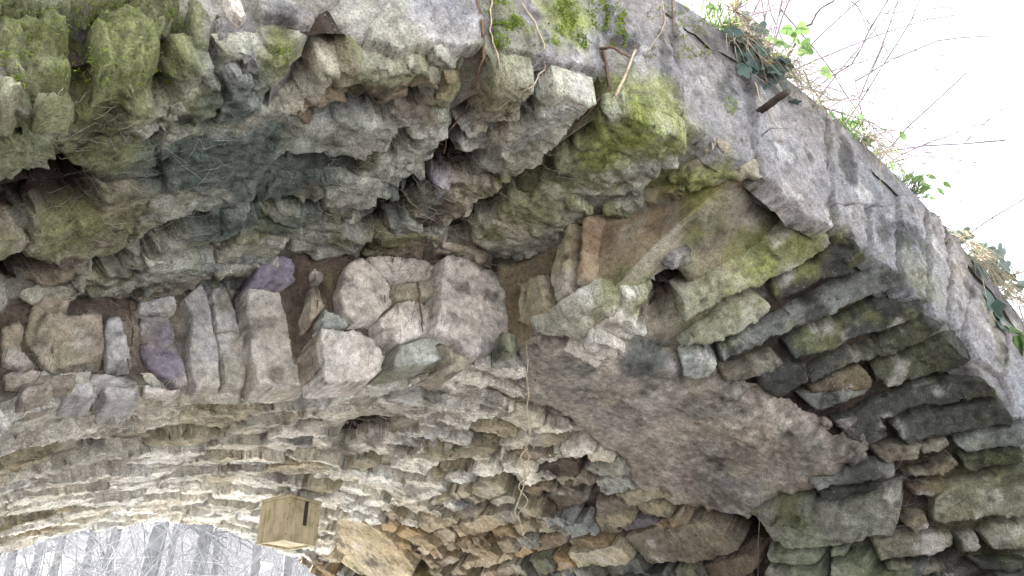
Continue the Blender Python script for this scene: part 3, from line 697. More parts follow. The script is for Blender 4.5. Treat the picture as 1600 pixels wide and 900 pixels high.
# --- stones traced one by one
parts = []
polys = []
for k, (cr, zone, base, mossy, pts) in enumerate(T):
    p = px_poly(cr, pts); polys.append(p)
    ctr = p.mean(0); p = ctr + (p - ctr) * (1.085 if zone == 'w' else .995)
    q = interior(p, 36, k); o3 = np.array([0, 0, CAM_Z])
    if zone == 'f':
        d = pix_dirs(p); B3 = o3 + d * (Y0 / d[:, 1:2])
        d = pix_dirs(q); I3 = o3 + d * (Y0 / d[:, 1:2])
        wild = 1 if p[:, 0].mean() < 300 else 0      # the left of the face is broken back and overgrown
        r = stone_mesh(B3, I3, out=.006 + .008 * random.random() + .02 * wild * random.random(), embed=.06, edge=.006 + .006 * wild, rough=.65 + .45 * wild,  base=base, mossy=mossy, seed=k, grain=(.35, 0, -1), warp=.55 + .8 * wild, facet=.16 + .2 * wild, flake=1.0 + .5 * wild, ledge=.5 + .7 * wild, flat=True)
        nm = 'face_stone'
    elif zone == 'w':
        H = hit(q); hm = np.median(H, 0); ys = float(max(y_step(math.atan2(hm[0] - XC, hm[2] - ZC)), Y0)) + .004
        d = pix_dirs(p); B3 = o3 + d * (ys / d[:, 1:2])
        d = pix_dirs(q); I3 = o3 + d * (ys / d[:, 1:2])
        r = stone_mesh(B3, I3, out=.018 + .018 * random.random(), embed=.14, edge=.006, rough=.7, base=base, mossy=mossy, seed=k, grain=(.2, 0, 1), warp=.35, facet=.3, flake=.6, ledge=.4, convex=.1, flat=True, tilt=(random.uniform(-.05, .05), 0, random.uniform(-.03, .05)), cell=.0075)
        nm = 'ring_stone'
    elif zone == 'h':
        B3 = hit(p); I3 = hit(q)
        r = stone_mesh(B3, I3, out=.05, embed=.10, edge=.02, rough=.6, base=base, mossy=mossy, seed=k, grain=(.2, 0, 1), warp=.6, facet=.25, convex=.2, flake=.4, ledge=.25, flat=False)
        nm = 'ring_stone'
    else:
        I3 = hit(q, False); hm = np.median(I3, 0)
        md = 'near' if hm[1] < float(y_step(math.atan2(hm[0] - XC, hm[2] - ZC))) + .01 else 'far'
        B3 = hit(p, False, md); I3 = hit(q, False, md)
        B3[:, 1] = np.maximum(B3[:, 1], Y0 - .02)
        far_ = B3[:, 1].mean() > 2.8; right = B3[:, 0].mean() > XC + .35
        tl = (.05 * random.uniform(-1, 1), -.05 * random.random(), -.06 if right else 0)
        if hm[0] > XC + .75 and hm[1] < 3.3: base = tuple(.5 * b_ for b_ in base); mossy = mossy * .6       # haunch stones darkened: its shade is painted into their colour
        big = abs(p[:, 0].max() - p[:, 0].min()) > 110
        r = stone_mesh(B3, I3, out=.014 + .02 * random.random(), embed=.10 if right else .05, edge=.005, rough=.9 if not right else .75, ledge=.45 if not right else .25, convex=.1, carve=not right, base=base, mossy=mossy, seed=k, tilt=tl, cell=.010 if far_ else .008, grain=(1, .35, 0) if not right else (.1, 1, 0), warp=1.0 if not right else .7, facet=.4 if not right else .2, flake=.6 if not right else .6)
        nm = 'soffit_stone'
    if r is None: continue
    P, F_, c = r
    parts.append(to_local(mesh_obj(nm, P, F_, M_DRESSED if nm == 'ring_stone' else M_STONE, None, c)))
# the patch of old render on the haunch
big = MORTAR_PATCH.mean(0) + (MORTAR_PATCH - MORTAR_PATCH.mean(0)) * 1.01
B3 = hit(big, False, 'far'); I3 = hit(interior(big, 160, 3), False, 'far')
P, F_, c = stone_mesh(B3, I3, out=.03, embed=.035, edge=.09, rough=.8, base=(.36, .325, .285), mossy=.2, seed=501, cell=.0085, grain=(1, .3, 0), warp=3.0, facet=.10, convex=0.0, flake=.5, ledge=.3)
n_ = fbm(P, 26, 4, 301); peb = sstep(.1, .5, vnoise(P * 55, 302))
c = c * (1 + .4 * n_ + .3 * (peb - .3) + .5 * fbm(P, 5, 3, 310))[:, None]
P = P + (.0015 * peb + .003 * n_ + .0015 * vnoise(P * 110, 303))[:, None] * ((np.array([XC, 0, ZC]) - P) * np.array([1, 0, 1]) / 2.1)
to_local(mesh_obj('render_patch', P, F_, M_MORTAR, None, c))
polys.append(np.array([(840, 440), (900, 370), (930, 330), (1080, 300), (1170, 275), (1090, 345), (1040, 390), (1010, 450), (960, 480), (900, 520), (850, 540)], float))
polys.append(MORTAR_PATCH.mean(0) + (MORTAR_PATCH - MORTAR_PATCH.mean(0)) * .86)
for g_ in GAPS[:34]:
    rr = max(8, g_[2] * .75 * FPX / 3.0)
    polys.append(np.array([(g_[0] + rr * math.cos(a), g_[1] + rr * math.sin(a)) for a in np.linspace(0, 2 * math.pi, 9)[:-1]]))
# --- the remaining stones, laid in courses
fr_ = np.random.default_rng(15); ta = math.radians(-88)
while ta < math.radians(88):                                   # the rest of the face ring, where no stone was traced
    tb = ta + fr_.uniform(.07, .17); cut = fr_.uniform(2.62, 2.84)
    for ra, rb in ((2.425, cut), (cut + .006, 3.01)):
        if fr_.random() < .25 and ra > 2.5: continue
        cor = np.array([(ta, ra), ((ta + tb) / 2, ra - .008), (tb - .004, ra), (tb - .004, (ra + rb) / 2), (tb - .004, rb), (ta, rb), (ta + .004, (ra + rb) / 2)])
        B3 = np.stack([XC + cor[:, 1] * np.sin(cor[:, 0]), np.full(7, Y0), ZC + cor[:, 1] * np.cos(cor[:, 0])], 1)
        if (inside_px(to_pix(np.vstack([B3, B3.mean(0, keepdims=True)])), polys).any()) : continue
        I3 = B3.mean(0) + (B3 - B3.mean(0)) * .5
        rs_ = stone_mesh(B3, I3, out=.008 + .01 * fr_.random(), embed=.06, edge=.006, rough=.7, base=LG, mossy=.35, seed=int(fr_.integers(3000, 9000)), grain=(.35, 0, -1), warp=.7, facet=.2, flake=1.0, ledge=.5, flat=True, cell=.012)
        if rs_ is not None: parts.append(to_local(mesh_obj('face_stone', rs_[0], rs_[1], M_STONE, None, rs_[2])))
    ta = tb
fill = []
def cell_stone(t0, t1, ya, yb, seed, base, mossy, far_, crown):
    r = np.random.default_rng(seed)
    j = lambda a: r.uniform(-a, a)
    dt, dy = t1 - t0, yb - ya
    e = .02
    cor = np.array([(t0 + dt * (e + j(.08)), ya + dy * (e + j(.08))), (t0 + dt * (.5 + j(.2)), ya + dy * (.0 + j(.09))), (t1 - dt * (e + j(.08)), ya + dy * (e + j(.08))),
           (t1 - dt * (e + j(.06)), ya + dy * (.5 + j(.2))), (t1 - dt * (e + j(.08)), yb - dy * (e + j(.06))), (t0 + dt * (.5 + j(.2)), yb - dy * (0 + j(.08))),
           (t0 + dt * (e + j(.08)), yb - dy * (e + j(.06))), (t0 + dt * (.0 + j(.06)), ya + dy * (.5 + j(.2)))])
    g = np.array([(t0 + dt * a, ya + dy * b) for a in (.2, .5, .8) for b in (.2, .5, .8)])
    for a_ in (cor, g):
        lim = y_step(a_[:, 0])
        if far_: a_[:, 1] = np.maximum(a_[:, 1], lim + .045)
        else: a_[:, 1] = np.minimum(a_[:, 1], lim - .004)
    B3 = surf(cor[:, 0], cor[:, 1]); I3 = surf(g[:, 0], g[:, 1])
    side = B3[:, 0].mean() - XC
    if far_:   # every stone dips away from the near side: its near edge hangs lowest
        tl = (r.uniform(-.10, .10), -(r.uniform(.022, .06) / max(dy, .1) if crown else r.uniform(.10, .30)), -.12 * np.sign(side) * (abs(side) > .6))
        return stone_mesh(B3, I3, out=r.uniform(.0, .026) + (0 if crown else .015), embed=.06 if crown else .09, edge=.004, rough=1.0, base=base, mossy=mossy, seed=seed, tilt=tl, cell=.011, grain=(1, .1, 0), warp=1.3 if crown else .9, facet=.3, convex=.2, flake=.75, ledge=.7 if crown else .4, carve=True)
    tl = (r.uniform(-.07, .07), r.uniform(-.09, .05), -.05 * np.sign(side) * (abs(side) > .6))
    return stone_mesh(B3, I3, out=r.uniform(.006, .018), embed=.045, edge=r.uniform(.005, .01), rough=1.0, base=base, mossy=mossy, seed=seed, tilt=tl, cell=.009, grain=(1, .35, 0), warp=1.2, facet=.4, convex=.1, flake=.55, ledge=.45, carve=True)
sd_ = 1000
def lay(far_):
    global sd_
    t = math.radians(-66)
    while t < math.radians(84):
        deg = math.degrees(t); crown = deg < 14
        if far_: dt = (RNG.uniform(.18, .42) if crown else RNG.uniform(.07, .14)) / 2.06
        else: dt = (RNG.uniform(.2, .38) if deg < 6 else RNG.uniform(.08, .13)) / 2.4
        ys = max(float(y_step(t + dt / 2)), Y0)
        y, ye = (ys + .04 + RNG.uniform(-.02, .02), Y1) if far_ else (Y0 + .005, ys)
        while y < ye - .04:
            if far_ and not (deg > 6 and y < 2.3): ln = RNG.uniform(.18, .42) if crown else RNG.uniform(.14, .34)
            else: ln = RNG.uniform(.3, .7)
            yb = y + ln
            if ye - yb < .1: yb = ye
            sd_ += 1
            m = surf(np.array([t + dt / 2] * 3), np.array([y + (yb - y) * q for q in (.2, .5, .8)]))
            q = to_pix(m)
            if -450 < q[1, 0] < 2050 and -350 < q[1, 1] < 1250 and inside_px(q, polys).sum() < ((1 if (deg > 6 and y < 2.5) else 2) if far_ else 3):
                if far_:
                    base = random.choice([ST, ST, ST, (.60, .57, .49), CR]) if deg < 22 else tuple(b_ * float(np.interp(deg, [22, 40, 60], [.95, .55, .4])) for b_ in random.choice([TN, CR, BR, OR, GG, CR]))  # darker down the haunch: shade put into the stone colour
                    mossy = .2
                else:
                    base = random.choice([GB, GG, GB, TN]); mossy = .45
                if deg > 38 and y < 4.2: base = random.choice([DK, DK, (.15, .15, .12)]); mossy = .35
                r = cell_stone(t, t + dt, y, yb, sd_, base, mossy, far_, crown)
                if r is not None:
                    onscr = (0 < q[1, 0] < 1600) and (0 < q[1, 1] < 900)
                    fill.append((onscr, (yb - y) * dt / (np.linalg.norm(m[1] - np.array([0, 0, CAM_Z])) ** 2), r))
            y = yb
        t += dt
lay(False); lay(True)
fill.sort(key=lambda a: (-int(a[0]), -a[1]))
n_single = max(0, 280 - sum(o.name.startswith('soffit_stone') for o in parts))
for k, (on, s_, (P, F_, c)) in enumerate(fill[:n_single]):
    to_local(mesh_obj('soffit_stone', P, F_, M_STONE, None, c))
rest = fill[n_single:]
if rest:
    Vs, Fs, Cs, n0 = [], [], [], 0
    for _, _, (P, F_, c) in rest:
        Vs.append(P); Fs.append(F_ + n0); Cs.append(c); n0 += len(P)
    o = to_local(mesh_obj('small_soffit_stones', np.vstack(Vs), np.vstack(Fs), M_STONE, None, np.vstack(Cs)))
    o['kind'] = 'stuff'
print('traced', len(parts), 'fill', len(fill), 'joined', len(rest))

# ------------------------------------------------------------------ ground
M_GROUND = mat_plain('gravel_and_leaf_litter', (.38, .38, .385), .95, .3, 6.0, .6)
gx = np.concatenate([np.linspace(-300, -20, 20), np.linspace(-18, 22, 60), np.linspace(25, 300, 20)])
gy = np.concatenate([np.linspace(-300, -15, 20), np.linspace(-13, 30, 60), np.linspace(33, 400, 30)])
GX, GY = np.meshgrid(gx, gy, indexing='ij')
P = np.stack([GX.ravel(), GY.ravel(), np.zeros(GX.size)], 1)
def ground_z(x, y):
    P_ = np.stack([np.ravel(x), np.ravel(y), np.zeros(np.size(x))], 1).astype(float)
    return .08 * fbm(P_, .5, 4, 200) + 16 * sstep(14, 62, P_[:, 1]) + 30 * sstep(50, 140, P_[:, 1])
P[:, 2] = ground_z(P[:, 0], P[:, 1])
i = np.arange(GX.size).reshape(GX.shape)
F = np.stack([i[:-1, :-1], i[1:, :-1], i[1:, 1:], i[:-1, 1:]], -1).reshape(-1, 4)
tag(mesh_obj('ground', P, F, M_GROUND), kind='structure')
hx, hy = np.meshgrid(np.linspace(-3.5, 7.0, 70), np.linspace(-1.4, 4.3, 60), indexing='ij')
P = np.stack([hx.ravel(), hy.ravel(), np.zeros(hx.size)], 1); P[:, 0] += .25 * fbm(P, .9, 3, 221)
P[:, 2] = ground_z(P[:, 0], P[:, 1]) + .02 + .03 * fbm(P, 3, 4, 220) + .03
i = np.arange(hx.size).reshape(hx.shape)
tag(mesh_obj('unseen_dark_floor', P, np.stack([i[:-1, :-1], i[1:, :-1], i[1:, 1:], i[:-1, 1:]], -1).reshape(-1, 4), mat_plain('added_dark_earth', (.06, .052, .042), .9, .4, 6, .6)), kind='structure')  # dark ground sheet, out of view, added to cut bounce onto the soffit
hx, hy = np.meshgrid(np.linspace(-90, 90, 90), np.linspace(13.5, 160, 90), indexing='ij')
P = np.stack([hx.ravel(), hy.ravel(), ground_z(hx, hy) + .06], 1); P[:, 2] += .25 * fbm(P, .35, 4, 210)
i = np.arange(hx.size).reshape(hx.shape)
tag(mesh_obj('hillside', P, np.stack([i[:-1, :-1], i[1:, :-1], i[1:, 1:], i[:-1, 1:]], -1).reshape(-1, 4), mat_plain('leaf_litter', (.06, .057, .062), .95, .4, 1.5, .6)), kind='structure')

M_BANK = mat_plain('rough_grass_bank', (.10, .105, .05), .95, .4, 5.0, .7)
for sg in (-1, 1):
    hx, hy = np.meshgrid(np.concatenate([np.linspace(2.7, 8, 30), np.linspace(9, 40, 16)]), np.linspace(-3.5, 11.5, 60), indexing='ij')
    P = np.stack([XC + sg * hx.ravel(), hy.ravel(), np.zeros(hx.size)], 1)
    flare = 1.9 + .28 * (hx.ravel() - 2.7)
    top_ = 1.7 + 1.5 * sstep(2.7, 4.5, hx.ravel())
    P[:, 2] = top_ * (1 - sstep(flare * .96, flare * .96 + 2.0, np.abs(hy.ravel() - 3.8))) + .15 * fbm(P, 1.2, 4, 230 + sg) - .15
    i = np.arange(hx.size).reshape(hx.shape); F = np.stack([i[:-1, :-1], i[1:, :-1], i[1:, 1:], i[:-1, 1:]], -1).reshape(-1, 4)
    tag(mesh_obj('embankment', P, F if sg > 0 else F[:, ::-1], M_BANK), kind='structure')

# ------------------------------------------------------------------ tubes, blades and leaves
class MB:
    def __init__(self): self.V = []; self.F = []; self.n = 0
    def add(self, V, F):
        self.V.append(np.asarray(V, float)); self.F.append(np.asarray(F, int) + self.n); self.n += len(V)
    def tube(self, pts, rad, sides=5, cap=False):
        pts = np.asarray(pts, float); n = len(pts)
        rad = np.full(n, rad) if np.isscalar(rad) else np.asarray(rad, float)
        tg = np.gradient(pts, axis=0); tg /= np.linalg.norm(tg, axis=1)[:, None] + 1e-12
        ref = np.array([.31, .87, .38]);
        if abs(tg.mean(0) @ ref) > .9: ref = np.array([.9, -.2, .4])
        a = np.cross(tg, ref); a /= np.linalg.norm(a, axis=1)[:, None] + 1e-12; b = np.cross(tg, a)
        ang = np.linspace(0, 2 * math.pi, sides, endpoint=False)
        V = (pts[:, None] + rad[:, None, None] * (np.cos(ang)[None, :, None] * a[:, None] + np.sin(ang)[None, :, None] * b[:, None])).reshape(-1, 3)
        ix = np.arange(n * sides).reshape(n, sides); jx = np.roll(ix, -1, 1)
        F = np.stack([ix[:-1], jx[:-1], jx[1:], ix[1:]], -1).reshape(-1, 4)
        if cap:
            c0 = len(V); V = np.vstack([V, pts[-1:], pts[:1]])
            F = np.vstack([F, np.stack([ix[-1], jx[-1], np.full(sides, c0), np.full(sides, c0)], -1), np.stack([jx[0], ix[0], np.full(sides, c0 + 1), np.full(sides, c0 + 1)], -1)])
        self.add(V, F)
    def box(self, lo, hi):
        x0, y0, z0 = lo; x1, y1, z1 = hi
        self.add([(x0, y0, z0), (x1, y0, z0), (x1, y1, z0), (x0, y1, z0), (x0, y0, z1), (x1, y0, z1), (x1, y1, z1), (x0, y1, z1)],
                 [(0, 3, 2, 1), (4, 5, 6, 7), (0, 1, 5, 4), (1, 2, 6, 5), (2, 3, 7, 6), (3, 0, 4, 7)])
    def blade(self, p, d, n, ln, wd, bend=0.0, seg=4, down=Vector((0, 0, -1))):
        p, d, n = np.array(p, float), np.array(d, float), np.array(n, float)
        sd = np.cross(d, n); sd /= np.linalg.norm(sd) + 1e-9
        t = np.linspace(0, 1, seg + 1); c = p + d * (ln * t)[:, None] + np.array([0, 0, -1.]) * (bend * ln * t ** 2)[:, None]
        w_ = wd * np.array([.7, 1, .85, .55, .05])[np.round(t * 4).astype(int)]
        V = np.vstack([c - sd * w_[:, None] / 2, c + sd * w_[:, None] / 2])
        k = seg + 1
        self.add(V, [(i, i + 1, k + i + 1, k + i) for i in range(seg)])
    def build(self, name, mat, parent=None, smooth=True):
        V = np.vstack(self.V)
        quads = [f for f in self.F]
        F = np.vstack(quads)
        me = bpy.data.meshes.new(name)
        tri = F[:, 2] == F[:, 3]
        if tri.any():
            me.from_pydata(V.tolist(), [], [tuple(f[:3]) if t_ else tuple(f) for f, t_ in zip(F.tolist(), tri)])
            me.materials.append(mat)
            for pl in me.polygons: pl.use_smooth = smooth
            o = bpy.data.objects.new(name, me); COL.objects.link(o)
            if parent is not None: o.parent = parent
            return o
        return mesh_obj(name, V, F, mat, parent, None, smooth)

def at_y(px, py, y):
    d = pix_dirs([(px, py)])[0]; return np.array([0, 0, CAM_Z]) + d * (y / d[1])
def wander(a, b, n, amp, seed, sag=0.0):
    a, b = np.array(a, float), np.array(b, float); t = np.linspace(0, 1, n)
    P = a + (b - a) * t[:, None]
    L = np.linalg.norm(b - a)
    off = np.stack([fbm(np.column_stack([t * 3, np.full(n, seed * 1.7), np.full(n, k * 9.1)]), 1.0, 3, int(seed) % 997 + k) for k in range(3)], 1)
    P += off * amp * L * np.sin(np.clip(t, 0, 1) * math.pi)[:, None] ** .6
    P[:, 2] -= sag * L * np.sin(t * math.pi)
    return P
bpy.context.view_layer.update()
DG = bpy.context.evaluated_depsgraph_get()
def cast(px, py, lift=0.0):
    d = Vector(pix_dirs([(px, py)])[0]).normalized()
    ok, loc, nrm, *_ = sc.ray_cast(DG, Vector((0, 0, CAM_Z)), d)
    if not ok or loc.y > 8: return None, None
    return np.array(loc + nrm * lift), np.array(nrm)

M_FIBRE = mat_plain('dry_pale_fibre', (.42, .39, .30), .9, .25, 20, 0, .1)
M_WEB = mat_plain('dusty_cobweb', (.48, .46, .47), .9, .2, 20, 0, .1)
M_ROOT = mat_plain('brown_root', (.15, .10, .07), .9, .35, 60, .4, .1)
M_ROOTP = mat_plain('bleached_root', (.46, .37, .26), .9, .3, 60, .4, .1)
M_BARK = mat_plain('dark_twig_bark', (.075, .058, .05), .9, .3, 40, .5, .1)
M_TWIG = mat_plain('grey_twig_bark', (.22, .18, .20), .9, .3, 40, .3, .1)
M_MOSS = mat_plain('vivid_moss', (.19, .26, .035), .9, .4, 25, 0, .1, .35)
M_GRASS = mat_plain('fresh_grass', (.10, .15, .045), .7, .3, 15, 0, .2, .4)
M_STRAW = mat_plain('dead_grass', (.42, .36, .26), .8, .3, 15, 0, .1, .3)
M_IVY = mat_plain('ivy_leaf_dark', (.05, .085, .07), .45, .3, 20, .2, .5, .15)
M_LEAF = mat_plain('fresh_leaf', (.10, .165, .05), .55, .25, 20, .2, .4, .35)
M_WOOD = None

# fine root fibres and dusty webs spread over the soffit: nobody could count them
def fibres(name, mat, zones, rad, n, span, dirx, lift=.006, sag=.05):
    mb = MB(); r = np.random.default_rng(len(name) * 31 + n)
    wts = np.array([z[4] for z in zones], float); wts /= wts.sum()
    made = 0; tries = 0
    while made < n and tries < n * 3:
        tries += 1
        z = zones[r.choice(len(zones), p=wts)]
        x = r.uniform(z[0], z[2]); y = r.uniform(z[1], z[3])
        a, na = cast(x, y, lift)
        if a is None: continue
        ang = r.normal(dirx, .55); ln = r.uniform(*span)
        b, nb = cast(x + ln * math.cos(ang), y - ln * math.sin(ang), lift)
        if b is None or np.linalg.norm(b - a) > .22: continue
        rd_ = rad * min(1.3, max(.35, a[1] / 3.2)) * r.uniform(.5, 1.1)
        mb.tube(wander(a, b, 5, .22, r.integers(1, 9999), sag), [rd_ * k for k in (.5, 1, 1, .8, .3)], 3)
        made += 1
    if mb.n: tag(to_local(mb.build(name, mat)), kind='stuff')
fibres('root_fibres', M_FIBRE, [(0, 600, 720, 820, 5), (60, 150, 320, 500, .7), (480, 220, 900, 420, 1.2), (560, 560, 900, 720, 1.2)], .0011, 1500, (14, 60), .15)
fibres('cobweb_threads', M_WEB, [(60, 180, 330, 470, 1.0), (600, 400, 720, 480, .6), (930, 70, 990, 150, .8), (700, 100, 860, 260, .8), (0, 560, 130, 640, .5), (1390, 740, 1460, 830, .2), (800, 370, 880, 450, .5)], .0006, 380, (18, 70), .3)
fibres('brown_rootlets', M_ROOT, [(500, 200, 760, 420, 2), (600, 400, 700, 520, 1.4), (700, 60, 800, 260, 2), (930, 90, 990, 170, 1), (560, 540, 800, 620, 1), (0, 560, 100, 660, .6), (1150, 60, 1260, 200, 1)], .0012, 380, (12, 55), 1.2)

# trailing roots, each along its joint
def root_path(pts, seed, rad, name, label, mat=M_ROOT, lift=.01):
    P = []
    for x, y in pts:
        a, _ = cast(x, y, lift)
        if a is None: a = at_y(x, y, Y0 - .01)
        P.append(a)
    out = [P[0]]
    for a, b in zip(P[:-1], P[1:]): out += list(wander(a, b, 6, .12, seed))[1:]
    out = np.array(out); mb = MB(); mb.tube(out, np.linspace(rad, rad * .4, len(out)), 5)
    o = mb.build(name, mat); return tag(o, label, 'root', 'roots trailing over the masonry')
for k, (pts, rad, mat, lab) in enumerate([
    ([(742, -5), (752, 40), (760, 90), (742, 130), (730, 175), (700, 200), (690, 240)], .006, M_ROOT, 'dark root running down the open joint below the vivid moss'),
    ([(765, -5), (762, 50), (775, 95), (778, 110)], .003, M_ROOTP, 'thin pale root dangling on the face beside the dark root'),
    ([(815, 10), (835, 40), (850, 75), (852, 105), (830, 135), (780, 165)], .003, M_ROOTP, 'pale forked root crossing from moss onto the soffit'),
    ([(938, 78), (945, 110), (955, 140), (935, 160), (900, 195), (875, 225)], .006, M_ROOT, 'dark root in the joint below the bleached twig'),
    ([(1030, -5), (1036, 40), (1020, 70), (1002, 88)], .0022, M_ROOTP, 'fine pale root arching across the grey face stone'),
    ([(1050, -5), (1048, 30), (1056, 55)], .003, M_ROOT, 'short root at the top edge left of the spiky plant'),
    ([(203, 470), (207, 520), (200, 560), (208, 600)], .003, M_ROOT, 'brown root in the joint left of the purple stone'),
    ([(612, 405), (606, 440), (600, 475)], .004, M_ROOT, 'short rusty root beside the white broken block'),
    ([(652, 440), (655, 490), (662, 520)], .005, M_ROOT, 'hairy root hanging in the dark pocket of the inner ring'),
    ([(496, 470), (488, 520), (492, 570)], .003, M_ROOT, 'thin root right of the tall pink stone'),
    ([(1176, 110), (1182, 150), (1200, 180), (1208, 195)], .0025, M_ROOTP, 'pale root looping under the broken branch stub'),
    ([(1255, 110), (1270, 140), (1290, 170), (1296, 200)], .003, M_ROOT, 'root hanging at the grassy edge of the face'),
]): root_path(pts, 11 + k, rad, 'trailing_root', lab, mat)

# the long root hanging free under the arch
a, _ = cast(824, 512, .0)
if a is None: a = at_y(824, 512, 2.3)
def hang(px_y): # drop until the pixel row is reached
    zs = np.linspace(0, 2.2, 600); q = to_pix(np.column_stack([np.full(600, a[0]), np.full(600, a[1]), a[2] - zs]))
    return float(np.interp(px_y, q[:, 1], zs))
z0, z1, z2 = hang(700), hang(815), hang(832)
mb = MB(); n = 60; t = np.linspace(0, 1, n)
p1 = np.column_stack([a[0] + .006 * np.sin(t * 23) + .012 * (fbm(np.column_stack([t * 5, t * 0, t * 0]), 1, 3, 5)), np.full(n, a[1]) + .006 * np.cos(t * 19), a[2] + .03 - (z0 + .03) * t]); mb.tube(p1, .0014 + .0007 * t, 5)
p2 = p1[-1] + np.column_stack([-.035 * t + .012 * np.sin(t * 17) * (1 - t) + .012 * np.sin(t * 5), .01 * np.cos(t * 15), -(z1 - z0) * t]); mb.tube(p2, np.linspace(.0025, .0018, n), 5)
p3 = p1[-1] + np.column_stack([-.02 * t + .014 * np.sin(t * 17 + 2.5), .01 * np.sin(t * 15), -(z2 - z0) * t * .93]); mb.tube(p3, np.linspace(.0025, .0014, n), 5)
p4 = p2[-1] + np.column_stack([.04 * t, .01 * t, -.03 * t + .02 * np.sin(t * 6)]); mb.tube(p4, .0018, 4)
p5 = p3[-1] + np.column_stack([-.03 * t * np.sin(t * 4), .008 * t, -.035 * t]); mb.tube(p5, np.linspace(.002, .001, n), 4)
tag(mb.build('hanging_root', M_ROOTP), 'long thin pale root dangling free and twisted double under the arch', 'root')

# ------------------------------------------------------------------ nest box under the far soffit
def wood_mat(name, col):
    m, nt, b = new_mat(name); L = nt.links.new
    tc = nd(nt, 'ShaderNodeTexCoord'); mp = nd(nt, 'ShaderNodeMapping'); mp.inputs['Scale'].default_value = (60, 60, 6)
    n1 = nd(nt, 'ShaderNodeTexNoise', i_Scale=1.0, i_Detail=5.0, i_Roughness=.6); n2 = nd(nt, 'ShaderNodeTexNoise', i_Scale=14.0, i_Detail=4.0)
    L(tc.outputs['Object'], mp.inputs[0]); L(mp.outputs[0], n1.inputs['Vector']); L(tc.outputs['Object'], n2.inputs['Vector'])
    c = mixc(nt, 'MULTIPLY', 1.0, (*col, 1), ramp(nt, n1.outputs['Fac'], [(.3, .7), (.5, 1.0), (.7, 1.2)]))
    c = mixc(nt, 'MULTIPLY', .8, c, ramp(nt, n2.outputs['Fac'], [(.35, (.6, .62, .5, 1)), (.55, (1, 1, 1, 1))]))
    L(c, b.inputs['Base Color']); b.inputs['Roughness'].default_value = .8
    bp = nd(nt, 'ShaderNodeBump', i_Strength=.25, i_Distance=.004); L(n1.outputs['Fac'], bp.inputs['Height']); L(bp.outputs[0], b.inputs['Normal'])
    return m
M_WOOD = wood_mat('weathered_plywood', (.50, .43, .29))
M_METAL = mat_plain('rusty_strap', (.05, .035, .03), .7, .4, 80, .3, .4)
bc, _ = cast(455, 770, .0)
if bc is None: bc = at_y(455, 770, 5.2)
by = float(np.clip(bc[1], 4.4, 5.6))
top = at_y(455, 786, by); W_ = 60 * np.linalg.norm(top - np.array([0, 0, CAM_Z])) / FPX
HB = W_ * .98; DB = W_ * 1.0; tk = .016
box = thing('nest_box', 'square tan wooden nest box with dark strap fixed under the far soffit', 'nest box', (top[0], top[1], top[2] - HB))
az = math.atan2(top[0], top[1])
box.rotation_euler = (0, 0, -az + math.radians(38))
def part(name, lo, hi, mat, bev=.003):
    mb = MB(); mb.box(lo, hi); o = mb.build(name, mat, box, False)
    m_ = o.modifiers.new('bevel', 'BEVEL'); m_.width = bev; m_.segments = 2; return o
# box axes: its near corner towards the camera; -Y face to the right, -X face to the left
x0, y0 = -W_ * .42, -DB * .42
part('front_panel', (x0, y0, .0), (x0 + W_, y0 + tk, HB), M_WOOD)
part('side_panel', (x0, y0 + tk + .002, .0), (x0 + tk, y0 + DB, HB), M_WOOD)
part('side_panel', (x0 + W_ - tk, y0 + tk + .002, .0), (x0 + W_, y0 + DB, HB), M_WOOD)
part('back_panel', (x0 + tk + .002, y0 + DB - tk, .0), (x0 + W_ - tk - .002, y0 + DB, HB), M_WOOD)
part('floor_panel', (x0 + tk + .002, y0 + tk + .002, .012), (x0 + W_ - tk - .002, y0 + DB - tk - .002, .028), M_WOOD)
part('roof_panel', (x0 - .004, y0 - .004, HB + .002), (x0 + W_ + .004, y0 + DB + .004, HB + .02), M_WOOD)
part('strap', (x0 + W_ * .50, y0 - .006, HB * .42), (x0 + W_ * .60, y0 - .0005, HB * 1.0), M_METAL, .001)
for sx in (.04, .93):
    for sz in (.15, .5, .85):
        mb = MB(); mb.tube([(x0 + W_ * sx, y0 - .002, HB * sz), (x0 + W_ * sx, y0 + .004, HB * sz)], .004, 8, True); mb.build('nail', M_METAL, box)

# ------------------------------------------------------------------ growth on top of the broken ring
def on_top(px, y=None, dr=0.0):
    """point on the top edge of the ring below a skyline pixel"""
    p = at_y(px[0], px[1], Y0 + .03); th_ = math.atan2(p[0] - XC, p[2] - ZC); r_ = 3.04 + dr
    return np.array([XC + r_ * math.sin(th_), (Y0 + .04) if y is None else y, ZC + r_ * math.cos(th_)]), np.array([math.sin(th_), 0, math.cos(th_)])
SKY = np.array([(1100, 0), (1130, 50), (1165, 90), (1205, 115), (1245, 142), (1290, 187), (1330, 220), (1370, 262), (1420, 292), (1450, 330), (1490, 372), (1520, 420), (1560, 462), (1600, 505), (1660, 580), (1720, 660)], float)
def sky_at(x): return (x, float(np.interp(x, SKY[:, 0], SKY[:, 1])))
r = np.random.default_rng(5)
gb, dbl = MB(), MB()
for k in range(3600):
    x = r.uniform(1090, 1720); p, n_ = on_top(sky_at(x), Y0 + r.uniform(-.02, .35), r.uniform(-.05, .05))
    clump = vnoise(np.array([[x / 38, 3.1, 1.7]]), 4)[0]
    if clump < -.25: continue
    d = n_ * r.uniform(.5, 1.0) + np.array([r.normal(0, .35), r.normal(-.25, .35), r.uniform(.1, .5)]); d /= np.linalg.norm(d)
    (gb if r.random() < .8 else dbl).blade(p, d, np.cross(d, r.normal(0, 1, 3)), r.uniform(.05, .16) * (1 + clump), r.uniform(.003, .006), r.uniform(.1, .7))
